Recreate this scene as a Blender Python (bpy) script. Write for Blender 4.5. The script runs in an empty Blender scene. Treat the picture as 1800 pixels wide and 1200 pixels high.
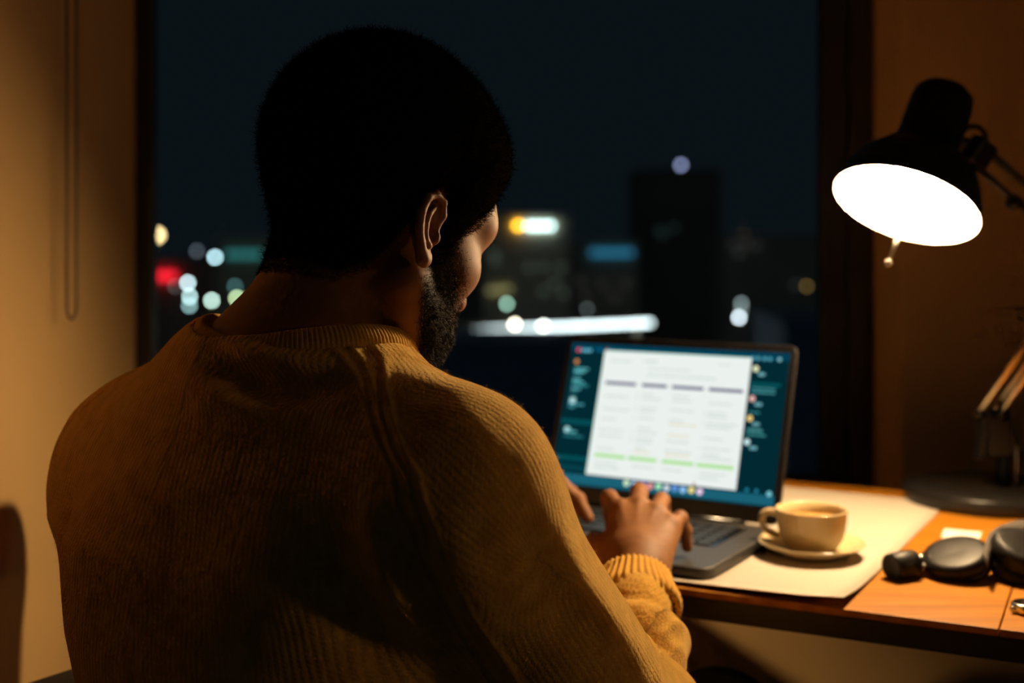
import bpy, bmesh, math, random
import numpy as np
from mathutils import Vector, Matrix
from mathutils.bvhtree import BVHTree

rng = np.random.default_rng(7)
random.seed(7)
sc = bpy.context.scene
COL = sc.collection

# ------------------------------------------------------------------ camera
CAMZ = 1.14
F = 2200.0                      # focal length in pixels of the 1800 px frame (44 mm)
HOR = 420.0                     # image row of the horizon
cam = bpy.data.cameras.new('camera')
cam.lens = 44.0
cam.sensor_width = 36.0
cam.shift_y = -(600.0 - HOR) / 1800.0
cam.clip_start = 0.05
cam.clip_end = 5000
cam.dof.use_dof = True
cam.dof.focus_distance = 1.08
cam.dof.aperture_fstop = 3.0
camo = bpy.data.objects.new('camera', cam)
camo.location = (0, 0, CAMZ)
camo.rotation_euler = (math.pi / 2, 0, 0)
COL.objects.link(camo)
sc.camera = camo

# ------------------------------------------------------------------ world / exposure
wd = bpy.data.worlds.new('night_sky')
sc.world = wd
wd.use_nodes = True
bgn = wd.node_tree.nodes['Background']
bgn.inputs[0].default_value = (0.0031, 0.0057, 0.0078, 1)
bgn.inputs[1].default_value = 1.0
vs = sc.view_settings
vs.view_transform = 'Standard'
vs.look = 'None'
vs.gamma = 1.0
vs.use_curve_mapping = False
vs.exposure = 0.0
sc.cycles.use_denoising = True
sc.cycles.use_adaptive_sampling = True
sc.cycles.adaptive_threshold = 0.022
sc.cycles.adaptive_min_samples = 20
sc.cycles.max_bounces = 6
sc.cycles.sample_clamp_indirect = 4.0

BULB_POWER = 1080.0              # radiance of the desk lamp's bulb
BULB_COL = (1.0, 0.69, 0.37)


# ------------------------------------------------------------------ helpers
def P(px, py, d):
    return np.array([(px - 900.0) / F * d, d, CAMZ - (py - HOR) / F * d])


def srgb(r, g, b):
    f = lambda c: (c / 255 / 12.92) if c / 255 <= 0.04045 else ((c / 255 + 0.055) / 1.055) ** 2.15
    return (f(r), f(g), f(b))


def mat(name, col=(0.5, 0.5, 0.5), rough=0.5, metal=0.0, noise=0.0, nscale=30.0, bump=0.0, spec=0.5,
        emit=None, estr=0.0, sheen=0.0, sheencol=None, coat=0.0, subsurf=0.0):
    m = bpy.data.materials.new(name)
    m.use_nodes = True
    nt = m.node_tree
    b = nt.nodes['Principled BSDF']
    b.inputs['Base Color'].default_value = (*col, 1)
    b.inputs['Roughness'].default_value = rough
    b.inputs['Metallic'].default_value = metal
    b.inputs['Specular IOR Level'].default_value = spec
    if coat:
        b.inputs['Coat Weight'].default_value = coat
    if sheen:
        b.inputs['Sheen Weight'].default_value = sheen
        b.inputs['Sheen Roughness'].default_value = 0.5
        if sheencol:
            b.inputs['Sheen Tint'].default_value = (*sheencol, 1)
    if emit:
        b.inputs['Emission Color'].default_value = (*emit, 1)
        b.inputs['Emission Strength'].default_value = estr
    if noise or bump:
        tc = nt.nodes.new('ShaderNodeTexCoord')
        n = nt.nodes.new('ShaderNodeTexNoise')
        n.inputs['Scale'].default_value = nscale
        n.inputs['Detail'].default_value = 5
        nt.links.new(tc.outputs['Object'], n.inputs['Vector'])
        if noise:
            mx = nt.nodes.new('ShaderNodeMix')
            mx.data_type = 'RGBA'
            mx.inputs[6].default_value = (*[max(0, c * (1 - noise)) for c in col], 1)
            mx.inputs[7].default_value = (*[min(1, c * (1 + noise)) for c in col], 1)
            nt.links.new(n.outputs['Fac'], mx.inputs[0])
            nt.links.new(mx.outputs[2], b.inputs['Base Color'])
        if bump:
            bp = nt.nodes.new('ShaderNodeBump')
            bp.inputs['Strength'].default_value = bump
            bp.inputs['Distance'].default_value = 0.002
            nt.links.new(n.outputs['Fac'], bp.inputs['Height'])
            nt.links.new(bp.outputs['Normal'], b.inputs['Normal'])
    return m


def emat(name, col, s):
    m = bpy.data.materials.new(name)
    m.use_nodes = True
    nt = m.node_tree
    nt.nodes.clear()
    e = nt.nodes.new('ShaderNodeEmission')
    o = nt.nodes.new('ShaderNodeOutputMaterial')
    e.inputs[0].default_value = (*col, 1)
    e.inputs[1].default_value = s
    nt.links.new(e.outputs[0], o.inputs[0])
    return m


def wloc(o):
    v = Vector((0, 0, 0))
    while o is not None:
        v += o.location
        o = o.parent
    return v


def tag(o, label=None, cat=None, group=None, kind=None):
    if label: o['label'] = label
    if cat: o['category'] = cat
    if group: o['group'] = group
    if kind: o['kind'] = kind
    return o


def empty(name, loc):
    o = bpy.data.objects.new(name, None)
    o.location = Vector(loc)
    o.empty_display_size = 0.02
    COL.objects.link(o)
    return o


def build(name, V, Fc, m, parent=None, smooth=False, origin=None):
    """one mesh object from world-space vertices"""
    V = np.asarray(V, dtype=float)
    off = np.array(wloc(parent)) if parent is not None else np.zeros(3)
    org = np.array(origin, float) if origin is not None else (off if parent is not None else
          np.array([(V[:, 0].min() + V[:, 0].max()) / 2, (V[:, 1].min() + V[:, 1].max()) / 2, V[:, 2].min()]))
    me = bpy.data.meshes.new(name)
    me.from_pydata((V - org).tolist(), [], [list(map(int, f)) for f in Fc])
    me.update()
    o = bpy.data.objects.new(name, me)
    o.location = Vector(org - off)
    o.parent = parent
    COL.objects.link(o)
    if m is not None:
        me.materials.append(m)
    if smooth:
        me.polygons.foreach_set('use_smooth', np.ones(len(me.polygons), dtype=bool))
    return o


class MB:
    """collects shapes (world space) into one mesh"""
    def __init__(s):
        s.V = []; s.F = []; s.n = 0

    def add(s, V, Fc):
        V = np.asarray(V, float)
        s.V.append(V)
        s.F += [[int(i) + s.n for i in f] for f in Fc]
        s.n += len(V)
        return s

    def box(s, c, size, R=None, bev=0.0):
        bm = bmesh.new()
        bmesh.ops.create_cube(bm, size=1.0)
        bmesh.ops.scale(bm, vec=Vector(size), verts=bm.verts)
        if bev:
            bmesh.ops.bevel(bm, geom=bm.edges[:], offset=bev, segments=2, profile=0.5, affect='EDGES')
        bm.verts.index_update()
        V = np.array([v.co[:] for v in bm.verts]); Fc = [[v.index for v in f.verts] for f in bm.faces]
        bm.free()
        if R is not None: V = V @ np.asarray(R).T
        return s.add(V + np.asarray(c), Fc)

    def tube(s, pts, r, n=12, cap=True, closed=False):
        pts = np.asarray(pts, float)
        k = len(pts)
        r = np.broadcast_to(np.asarray(r, float), (k,))
        if closed:
            T = np.roll(pts, -1, 0) - np.roll(pts, 1, 0)
        else:
            T = np.gradient(pts, axis=0)
        T /= np.linalg.norm(T, axis=1)[:, None] + 1e-12
        up = np.array([0, 0, 1.0]) if abs(T[0][2]) < 0.9 else np.array([1.0, 0, 0])
        N = np.cross(T[0], up); N /= np.linalg.norm(N)
        V = []
        for i in range(k):
            N = N - T[i] * (N @ T[i]); N /= np.linalg.norm(N)
            B = np.cross(T[i], N)
            a = np.linspace(0, 2 * np.pi, n, endpoint=False)
            V.append(pts[i] + r[i] * (np.cos(a)[:, None] * N + np.sin(a)[:, None] * B))
        V = np.concatenate(V)
        Fc = []
        for i in range(k if closed else k - 1):
            i2 = (i + 1) % k
            for j in range(n):
                j2 = (j + 1) % n
                Fc.append([i * n + j, i * n + j2, i2 * n + j2, i2 * n + j])
        if cap and not closed:
            Fc.append(list(range(n))[::-1])
            Fc.append([(k - 1) * n + j for j in range(n)])
        return s.add(V, Fc)

    def lathe(s, prof, n=48, c=(0, 0, 0), R=None):
        """prof: list of (radius, height) along local z"""
        V = []; Fc = []
        a = np.linspace(0, 2 * np.pi, n, endpoint=False)
        for r, z in prof:
            V.append(np.c_[np.cos(a) * max(r, 1e-5), np.sin(a) * max(r, 1e-5), np.full(n, z)])
        V = np.concatenate(V)
        if R is not None: V = V @ np.asarray(R).T
        for i in range(len(prof) - 1):
            for j in range(n):
                j2 = (j + 1) % n
                Fc.append([i * n + j, i * n + j2, (i + 1) * n + j2, (i + 1) * n + j])
        return s.add(V + np.asarray(c), Fc)

    def sphere(s, c, r, seg=16, rings=10, sc=(1, 1, 1), R=None):
        V = []; Fc = []
        for i in range(rings + 1):
            t = np.pi * i / rings
            for j in range(seg):
                p = 2 * np.pi * j / seg
                V.append((np.sin(t) * np.cos(p) * sc[0], np.sin(t) * np.sin(p) * sc[1], np.cos(t) * sc[2]))
        V = np.array(V) * r
        if R is not None: V = V @ np.asarray(R).T
        for i in range(rings):
            for j in range(seg):
                j2 = (j + 1) % seg
                Fc.append([i * seg + j, (i + 1) * seg + j, (i + 1) * seg + j2, i * seg + j2])
        return s.add(V + np.asarray(c), Fc)

    def build(s, name, m, parent=None, smooth=False, origin=None):
        return build(name, np.concatenate(s.V), s.F, m, parent, smooth, origin)


def rotz(a):
    c, s_ = math.cos(a), math.sin(a)
    return np.array([[c, -s_, 0], [s_, c, 0], [0, 0, 1.0]])


def frame_z(z):
    """rotation matrix whose third column is the unit vector z"""
    z = np.asarray(z, float); z = z / np.linalg.norm(z)
    x = np.cross([0, 1, 0.1], z); x /= np.linalg.norm(x)
    return np.c_[x, np.cross(z, x), z]


def spline(pts, n, closed=False):
    pts = np.asarray(pts, float)
    k = len(pts)
    out = []
    seg = k if closed else k - 1
    for t in np.linspace(0, seg, n, endpoint=not closed):
        i = min(int(t), seg - 1); u = t - i
        g = (lambda j: pts[j % k]) if closed else (lambda j: pts[min(max(j, 0), k - 1)])
        p0, p1, p2, p3 = g(i - 1), g(i), g(i + 1), g(i + 2)
        out.append(0.5 * (2 * p1 + (p2 - p0) * u + (2 * p0 - 5 * p1 + 4 * p2 - p3) * u ** 2 + (3 * p1 - p0 - 3 * p2 + p3) * u ** 3))
    return np.array(out)


# ---- signed-distance modelling (numpy) -------------------------------------
def sd_cap(p, a, b, r1, r2=None):
    a = np.asarray(a, float); b = np.asarray(b, float)
    if r2 is None: r2 = r1
    ab = b - a
    t = np.clip(((p - a) @ ab) / (ab @ ab), 0, 1)
    return np.linalg.norm(p - a - t[:, None] * ab, axis=1) - (r1 + (r2 - r1) * t)


def sd_chain(p, pts, rs, k=0.004):
    d = None
    for i in range(len(pts) - 1):
        e = sd_cap(p, pts[i], pts[i + 1], rs[i], rs[i + 1])
        d = e if d is None else smin(d, e, k)
    return d


def sd_ell(p, c, r, R=None):
    q = p - np.asarray(c, float)
    if R is not None: q = q @ np.asarray(R)
    r = np.asarray(r, float)
    k0 = np.linalg.norm(q / r, axis=1)
    k1 = np.linalg.norm(q / (r * r), axis=1) + 1e-9
    return k0 * (k0 - 1.0) / k1


def smin(a, b, k):
    h = np.clip(0.5 + 0.5 * (b - a) / k, 0, 1)
    return b + (a - b) * h - k * h * (1 - h)


def smax(a, b, k):
    return -smin(-a, -b, k)


def surface(fn, lo, hi, h, coarse=5):
    """naive surface nets of fn<0 inside the box, evaluated only near the surface"""
    lo = np.asarray(lo, float); hi = np.asarray(hi, float)
    H = h * coarse
    nc = np.ceil((hi - lo) / H).astype(int)
    gx = [lo[i] + H * (np.arange(nc[i]) + 0.5) for i in range(3)]
    G = np.stack(np.meshgrid(*gx, indexing='ij'), -1).reshape(-1, 3)
    fc = fn(G).reshape(nc)
    near = np.abs(fc) < H * 1.9
    full = np.repeat(np.repeat(np.repeat(fc, coarse, 0), coarse, 1), coarse, 2)
    m = np.repeat(np.repeat(np.repeat(near, coarse, 0), coarse, 1), coarse, 2)
    I = np.argwhere(m)
    full[m] = fn(lo + h * (I + 0.5))
    f = full
    ins = f < 0
    nx, ny, nz = f.shape
    cs = np.zeros((nx - 1, ny - 1, nz - 1), dtype=np.int8)
    for a in (0, 1):
        for b in (0, 1):
            for c in (0, 1):
                cs += ins[a:nx - 1 + a, b:ny - 1 + b, c:nz - 1 + c]
    act = (cs > 0) & (cs < 8)
    C = np.argwhere(act)
    idx = -np.ones(act.shape, dtype=np.int64)
    idx[act] = np.arange(len(C))
    S = np.zeros((len(C), 3)); W = np.zeros(len(C))
    cor = [(a, b, c) for a in (0, 1) for b in (0, 1) for c in (0, 1)]
    for i, p in enumerate(cor):
        for q in cor[i + 1:]:
            if sum(abs(p[t] - q[t]) for t in range(3)) != 1: continue
            f0 = f[C[:, 0] + p[0], C[:, 1] + p[1], C[:, 2] + p[2]]
            f1 = f[C[:, 0] + q[0], C[:, 1] + q[1], C[:, 2] + q[2]]
            x = (f0 < 0) != (f1 < 0)
            t = np.where(x, f0 / np.where(x, f0 - f1, 1), 0)
            S += np.where(x[:, None], np.array(p) + t[:, None] * (np.array(q) - np.array(p)), 0)
            W += x
    V = lo + h * (C + 0.5 + S / np.maximum(W, 1)[:, None])
    Q = []
    for ax in range(3):
        a1, a2 = (ax + 1) % 3, (ax + 2) % 3
        sl0 = [slice(None)] * 3; sl1 = [slice(None)] * 3
        sl0[ax] = slice(0, -1); sl1[ax] = slice(1, None)
        ch = ins[tuple(sl0)] != ins[tuple(sl1)]
        E = np.argwhere(ch)
        ok = (E[:, a1] > 0) & (E[:, a2] > 0) & (E[:, a1] < f.shape[a1] - 1) & (E[:, a2] < f.shape[a2] - 1)
        E = E[ok]
        def cell(o1, o2):
            c = E.copy(); c[:, a1] += o1; c[:, a2] += o2
            return idx[c[:, 0], c[:, 1], c[:, 2]]
        q = np.c_[cell(-1, -1), cell(0, -1), cell(0, 0), cell(-1, 0)]
        fl = ins[E[:, 0], E[:, 1], E[:, 2]]
        q[~fl] = q[~fl][:, ::-1]
        Q.append(q)
    Q = np.concatenate(Q)
    Q = Q[(Q >= 0).all(1)]
    for _ in range(2):
        g = grad(fn, V, h * 0.5)
        gl = np.linalg.norm(g, axis=1)
        st = np.clip(fn(V) / np.maximum(gl, 0.3), -h, h)
        V = V - st[:, None] * g / np.maximum(gl, 1e-6)[:, None]
    return V, Q


def grad(fn, V, e):
    g = np.empty_like(V)
    for i in range(3):
        d = np.zeros(3); d[i] = e
        g[:, i] = (fn(V + d) - fn(V - d)) / (2 * e)
    return g


def normals(V, Q):
    n = np.cross(V[Q[:, 2]] - V[Q[:, 0]], V[Q[:, 3]] - V[Q[:, 1]])
    N = np.zeros_like(V)
    for i in range(4):
        np.add.at(N, Q[:, i], n)
    return N / (np.linalg.norm(N, axis=1)[:, None] + 1e-12)


def fast_mesh(name, V, Q, m, parent, smooth=True, attrs=None):
    V = np.asarray(V, float); Q = np.asarray(Q)
    off = np.array(wloc(parent)) if parent is not None else np.zeros(3)
    me = bpy.data.meshes.new(name)
    nv, nq, k = len(V), len(Q), Q.shape[1]
    me.vertices.add(nv); me.loops.add(nq * k); me.polygons.add(nq)
    me.vertices.foreach_set('co', (V - off).astype(np.float32).ravel())
    me.loops.foreach_set('vertex_index', Q.astype(np.int32).ravel())
    me.polygons.foreach_set('loop_start', (np.arange(nq) * k).astype(np.int32))
    me.polygons.foreach_set('loop_total', np.full(nq, k, np.int32))
    me.update(calc_edges=True)
    me.validate()
    if smooth:
        me.polygons.foreach_set('use_smooth', np.ones(len(me.polygons), dtype=bool))
    for an, av in (attrs or {}).items():
        a = me.attributes.new(an, 'FLOAT', 'POINT')
        a.data.foreach_set('value', np.asarray(av, np.float32))
    me.materials.append(m)
    o = bpy.data.objects.new(name, me)
    o.parent = parent
    COL.objects.link(o)
    return o


def strands(name, roots, dirs, length, width, m, parent, curl=0.5, segs=3):
    n = len(roots)
    L = np.asarray(length).reshape(-1, 1) * np.ones((n, 1))
    side = np.cross(dirs, rng.normal(size=(n, 3))); side /= np.linalg.norm(side, axis=1)[:, None]
    pts = [roots]
    d = dirs.copy()
    for s in range(segs):
        d = d + curl * rng.normal(size=(n, 3)); d /= np.linalg.norm(d, axis=1)[:, None]
        pts.append(pts[-1] + d * L / segs)
    V = []
    for s, p in enumerate(pts):
        w = width * (1 - 0.75 * s / segs) / 2
        V += [p - side * w, p + side * w]
    V = np.stack(V, 1).reshape(-1, 3)
    k = 2 * (segs + 1)
    base = (np.arange(n) * k)[:, None]
    Q = np.concatenate([base + np.array([2 * s, 2 * s + 1, 2 * s + 3, 2 * s + 2]) for s in range(segs)])
    o = fast_mesh(name, V, Q, m, parent, smooth=True)
    o['kind'] = 'stuff'
    return o


# ------------------------------------------------------------------ the room
WA = math.radians(6)
CW, SW = math.cos(WA), math.sin(WA)
X0, Y0 = -0.6965, 2.2268            # room corner where side wall and window wall meet


def RW(u, v, z):
    return np.array([X0 + u * CW - v * SW, Y0 + u * SW + v * CW, z])


RWm = rotz(WA)
M_wall = mat('wall_paint', (0.68, 0.415, 0.155), 0.75, noise=0.05, nscale=9, bump=0.12)
M_ceil = mat('ceiling_paint', (0.14, 0.10, 0.07), 0.8, noise=0.04, nscale=6)
M_floor = mat('floor_boards', (0.055, 0.030, 0.016), 0.55, noise=0.3, nscale=12, bump=0.1)
M_frame = mat('window_frame_paint', (0.030, 0.025, 0.020), 0.45, noise=0.15, nscale=40)
M_black = mat('black_paint', (0.012, 0.012, 0.012), 0.38, noise=0.2, nscale=60)


def rbox(mb, u0, u1, v0, v1, z0, z1, bev=0.0):
    return mb.box(RW((u0 + u1) / 2, (v0 + v1) / 2, (z0 + z1) / 2), (u1 - u0, v1 - v0, z1 - z0), RWm, bev)


UR = 1.4448                          # right edge of the window opening
SILL, HEAD = 0.62, 2.35
wb = MB()
rbox(wb, UR, 3.6, 0, 0.20, 0, 2.6)
rbox(wb, 0, UR, 0, 0.20, 0, SILL)
rbox(wb, 0, UR, 0, 0.20, HEAD, 2.6)
o = wb.build('wall_back', M_wall); tag(o, 'tan painted wall around and under the night window', kind='structure')
wl = MB(); rbox(wl, -0.15, 0.0, -1.45, 0.20, 0, 2.6)
o = wl.build('wall_left', M_wall); tag(o, 'warmly lit tan side wall left of the window', kind='structure')
fl = MB(); rbox(fl, -0.15, 3.6, -3.2, 0.20, -0.1, 0)
tag(fl.build('floor', M_floor), 'dark brown floor under the desk', kind='structure')
ce = MB(); rbox(ce, -0.15, 3.6, -3.2, 0.20, 2.6, 2.7)
tag(ce.build('ceiling', M_ceil), 'plain painted ceiling above the desk', kind='structure')

# window: frame, sash stiles and one pane
win = empty('window_1', RW(0.7, 0.13, SILL)); tag(win, 'large dark framed window on the night city', kind='structure')
wf = MB()
rbox(wf, 0.0, 0.032, 0.13, 0.19, SILL, HEAD, 0.004)
rbox(wf, UR - 0.052, UR, 0.13, 0.19, SILL, HEAD, 0.004)
rbox(wf, 0.032, UR - 0.052, 0.13, 0.19, SILL, SILL + 0.045, 0.003)
rbox(wf, 0.032, UR - 0.052, 0.13, 0.19, HEAD - 0.05, HEAD, 0.003)
wf.build('window_frame', M_frame, win)
wf = MB()
rbox(wf, UR - 0.104, UR - 0.052, 0.142, 0.178, SILL + 0.045, HEAD - 0.05, 0.004)
wf.build('sash_stile', M_frame, win)
sb = MB(); rbox(sb, 0.0, UR, -0.015, 0.135, SILL, SILL + 0.018, 0.004)
sb.build('window_sill', M_wall, win)
gm = bpy.data.materials.new('window_glass'); gm.use_nodes = True
nt = gm.node_tree; nt.nodes.clear()
tr = nt.nodes.new('ShaderNodeBsdfTransparent'); gl = nt.nodes.new('ShaderNodeBsdfGlossy')
gl.inputs['Roughness'].default_value = 0.02
fr = nt.nodes.new('ShaderNodeFresnel'); fr.inputs[0].default_value = 1.05
mx = nt.nodes.new('ShaderNodeMixShader'); ou = nt.nodes.new('ShaderNodeOutputMaterial')
nt.links.new(fr.outputs[0], mx.inputs[0]); nt.links.new(tr.outputs[0], mx.inputs[1])
nt.links.new(gl.outputs[0], mx.inputs[2]); nt.links.new(mx.outputs[0], ou.inputs[0])
gp = MB(); rbox(gp, 0.032, UR - 0.104, 0.158, 0.163, SILL + 0.045, HEAD - 0.05)
gp.build('pane', gm, win)

# blind cord hanging beside the side wall
M_cord = mat('cord_plastic', (0.12, 0.075, 0.035), 0.5, noise=0.2, nscale=200)
c0 = RW(0.022, -0.475, 0); c1 = RW(0.030, -0.452, 0)
zb = 1.025
loop = [np.array([c0[0], c0[1], 2.55]), np.array([c0[0], c0[1], 1.8]), np.array([c0[0], c0[1], 1.3]), np.array([c0[0], c0[1], zb + 0.02])]
mid = (c0 + c1) / 2
for a in np.linspace(180, 360, 9)[1:-1]:
    rr = (c1 - c0) / 2
    q = mid + rr * math.cos(math.radians(a)); loop.append(np.array([q[0], q[1], zb + 0.02 + 0.018 * math.sin(math.radians(a))]))
loop += [np.array([c1[0], c1[1], zb + 0.02]), np.array([c1[0], c1[1], 1.3]), np.array([c1[0], c1[1], 1.8]), np.array([c1[0], c1[1], 2.55])]
cord = empty('blind_cord', (mid[0], mid[1], zb))
tag(cord, 'thin looped blind cord hanging against the lit side wall', 'cord')
MB().tube(loop, 0.0021, 8).build('cord_loop', M_cord, cord, smooth=True)
MB().box((mid[0], mid[1], 2.565), (0.03, 0.05, 0.05), RWm, 0.005).build('cord_bracket', M_cord, cord)

# ------------------------------------------------------------------ desk
DA = math.radians(26)
DZ = 0.75
dr = np.array([math.cos(DA), -math.sin(DA), 0]); df = np.array([math.sin(DA), math.cos(DA), 0])
D0 = np.array([0.4874, 1.2526, 0])       # a point on the desk's front edge
Rd = np.c_[dr, df, [0, 0, 1]]


def DK(s, t, z):
    return D0 + dr * s + df * t + np.array([0, 0, z])


wm = bpy.data.materials.new('desk_wood'); wm.use_nodes = True
nt = wm.node_tree; b = nt.nodes['Principled BSDF']
tc = nt.nodes.new('ShaderNodeTexCoord'); mp = nt.nodes.new('ShaderNodeMapping')
mp.inputs['Rotation'].default_value = (0, 0, DA); mp.inputs['Scale'].default_value = (3, 45, 20)
nz = nt.nodes.new('ShaderNodeTexNoise'); nz.inputs['Scale'].default_value = 2.2; nz.inputs['Detail'].default_value = 6
cr = nt.nodes.new('ShaderNodeValToRGB')
cr.color_ramp.elements[0].position = 0.3; cr.color_ramp.elements[0].color = (0.27, 0.088, 0.0045, 1)
cr.color_ramp.elements[1].position = 0.72; cr.color_ramp.elements[1].color = (0.47, 0.182, 0.009, 1)
nt.links.new(tc.outputs['Object'], mp.inputs[0]); nt.links.new(mp.outputs[0], nz.inputs['Vector'])
nt.links.new(nz.outputs['Fac'], cr.inputs[0]); nt.links.new(cr.outputs[0], b.inputs['Base Color'])
b.inputs['Roughness'].default_value = 0.5
b.inputs['Specular IOR Level'].default_value = 0.25
M_wood = wm
M_edge = mat('desk_edge_dark', (0.018, 0.012, 0.008), 0.5, noise=0.2, nscale=50)
desk = empty('desk', DK(-0.05, 0.35, 0)); tag(desk, 'wooden desk with orange brown top and thick dark front edge', 'desk')
SL, SR = -0.68, 0.75
MB().box(DK((SL) / 2 - 0.0003, 0.335, DZ - 0.004), (-SL - 0.0008, 0.67, 0.008), Rd, 0.001).build('board', M_wood, desk)
MB().box(DK(SR / 2 + 0.0003, 0.335, DZ - 0.004), (SR - 0.0008, 0.67, 0.008), Rd, 0.001).build('board', M_wood, desk)
MB().box(DK((SL + SR) / 2, 0.335, DZ - 0.0205), (SR - SL, 0.666, 0.025), Rd, 0.002).build('edge_frame', M_edge, desk)
for s, t in ((SL + 0.04, 0.62), (SR - 0.04, 0.62), (SL + 0.04, 0.05), (0.06, 0.055)):
    MB().box(DK(s, t, (DZ - 0.033) / 2), (0.045, 0.045, DZ - 0.033), Rd, 0.003).build('leg', M_edge, desk)

# ------------------------------------------------------------------ desk blotter
BA = math.radians(29)
br = np.array([math.cos(BA), -math.sin(BA), 0]); bf = np.array([math.sin(BA), math.cos(BA), 0])
B0 = np.array([0.350, 1.320, 0])
M_paper = mat('blotter_paper', (0.49, 0.42, 0.335), 0.6, noise=0.03, nscale=20)
V = []; Fc = []
NU, NV = 30, 24
Wb, Hb = 0.60, 0.60
for k in (0, 1):
    for j in range(NV + 1):
        for i in range(NU + 1):
            s = -i / NU * Wb; t = j / NV * Hb
            # the near right corner curls up a little
            z = DZ + 0.0006 + 0.0045 * math.exp(-(((s) / 0.13) ** 2 + (t / 0.07) ** 2)) + 0.003 * math.exp(-(t / 0.03) ** 2) + 0.0035 * math.exp(-(s / 0.025) ** 2) * max(0.0, 1 - t / 0.45)
            p = B0 + br * s + bf * t
            V.append((p[0], p[1], z + (0.0009 if k else 0)))
n1 = (NU + 1) * (NV + 1)
for j in range(NV):
    for i in range(NU):
        a = j * (NU + 1) + i
        Fc.append([a, a + NU + 1, a + NU + 2, a + 1][::-1])
        Fc.append([n1 + a, n1 + a + NU + 1, n1 + a + NU + 2, n1 + a + 1])
bd = [i for i in range(NU + 1)] + [j * (NU + 1) + NU for j in range(1, NV + 1)] + [NV * (NU + 1) + i for i in range(NU - 1, -1, -1)] + [j * (NU + 1) for j in range(NV - 1, 0, -1)]
for a, c in zip(bd, bd[1:] + bd[:1]):
    Fc.append([a, c, n1 + c, n1 + a])
o = build('desk_blotter', V, Fc, M_paper, None, True)
tag(o, 'large cream paper blotter under the laptop and the saucer', 'desk pad')

# ------------------------------------------------------------------ laptop
LA = math.radians(31)
lr = np.array([math.cos(LA), -math.sin(LA), 0]); lf = np.array([math.sin(LA), math.cos(LA), 0])
Rl = np.c_[lr, lf, [0, 0, 1]]
LH = np.array([0.193, 1.7007, DZ + 0.0040])
M_alu = mat('laptop_aluminium', (0.050, 0.047, 0.045), 0.5, metal=0.6, noise=0.06, nscale=80)
M_lid = mat('laptop_lid_dark', (0.020, 0.018, 0.017), 0.45, metal=0.5, noise=0.06, nscale=80)
M_bez = mat('laptop_bezel', (0.006, 0.006, 0.007), 0.18, noise=0.1, nscale=30)
M_key = mat('laptop_keys', (0.010, 0.011, 0.012), 0.45, noise=0.1, nscale=300)
M_pad = mat('trackpad_glass', (0.05, 0.048, 0.046), 0.4, metal=0.5, noise=0.03, nscale=60)
lap = empty('laptop', LH); tag(lap, 'open dark laptop showing a bright table page, beside the cup', 'laptop')


def LP(s, t, z):
    return LH + lr * s + lf * t + np.array([0, 0, z])


def rounded_slab(W, D, H, rad, bev, n=6):
    bm = bmesh.new()
    pts = []
    for cx, cy, a0 in ((W / 2 - rad, D / 2 - rad, 0), (-W / 2 + rad, D / 2 - rad, 90), (-W / 2 + rad, -D / 2 + rad, 180), (W / 2 - rad, -D / 2 + rad, 270)):
        for k in range(n + 1):
            a = math.radians(a0 + 90 * k / n)
            pts.append((cx + rad * math.cos(a), cy + rad * math.sin(a)))
    vv = [bm.verts.new((x, y, -H / 2)) for x, y in pts]
    f = bm.faces.new(vv)
    r = bmesh.ops.extrude_face_region(bm, geom=[f])
    bmesh.ops.translate(bm, vec=(0, 0, H), verts=[g for g in r['geom'] if isinstance(g, bmesh.types.BMVert)])
    bmesh.ops.recalc_face_normals(bm, faces=bm.faces)
    if bev:
        ed = [e for e in bm.edges if abs(e.verts[0].co.z - e.verts[1].co.z) < 1e-6]
        bmesh.ops.bevel(bm, geom=ed, offset=bev, segments=2, profile=0.5, affect='EDGES')
    bm.verts.index_update()
    V = np.array([v.co[:] for v in bm.verts]); Fc = [[v.index for v in f.verts] for f in bm.faces]
    bm.free()
    return V, Fc


LW, LD, LT = 0.349, 0.241, 0.0135
V, Fc = rounded_slab(LW, LD, LT, 0.018, 0.003)
base = build('base', V @ Rl.T + LP(0, -LD / 2 + 0.006, LT / 2), Fc, M_alu, lap)
for s, t in ((-.15, -.215), (.15, -.215), (-.15, -.02), (.15, -.02)):
    MB().lathe([(0, 0), (0.006, 0), (0.006, 0.0024), (0, 0.0024)], 12, LP(s, t, -0.0022)).build('foot', M_bez, base)
V, Fc = rounded_slab(0.105, 0.078, 0.0006, 0.004, 0)
build('trackpad', V @ Rl.T + LP(0, -0.188, LT + 0.0002), Fc, M_pad, base)
V, Fc = rounded_slab(0.282, 0.112, 0.0006, 0.003, 0)
build('keyboard_well', V @ Rl.T + LP(0, -0.078, LT + 0.0002), Fc, M_bez, base)
V, Fc = rounded_slab(0.0158, 0.0155, 0.0016, 0.002, 0.0004, 2)
kme = None
for rr_ in range(6):
    for kk in range(14):
        if rr_ == 5 and 4 <= kk <= 7: continue
        c = LP(-0.1235 + kk * 0.0190, -0.0305 - rr_ * 0.0188, LT + 0.0013)
        if kme is None:
            k0 = build('key', V + np.zeros(3), Fc, M_key, None, False, origin=(0, 0, 0)); kme = k0.data
        else:
            k0 = bpy.data.objects.new('key', kme); COL.objects.link(k0)
        k0.parent = base
        k0.rotation_euler = (0, 0, -LA)
        k0.location = Vector(c) - wloc(base)
V, Fc = rounded_slab(0.073, 0.0155, 0.0016, 0.002, 0.0004, 2)
build('space_key', V @ Rl.T + LP(-0.019, -0.0305 - 5 * 0.0188, LT + 0.0013), Fc, M_key, base)

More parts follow.
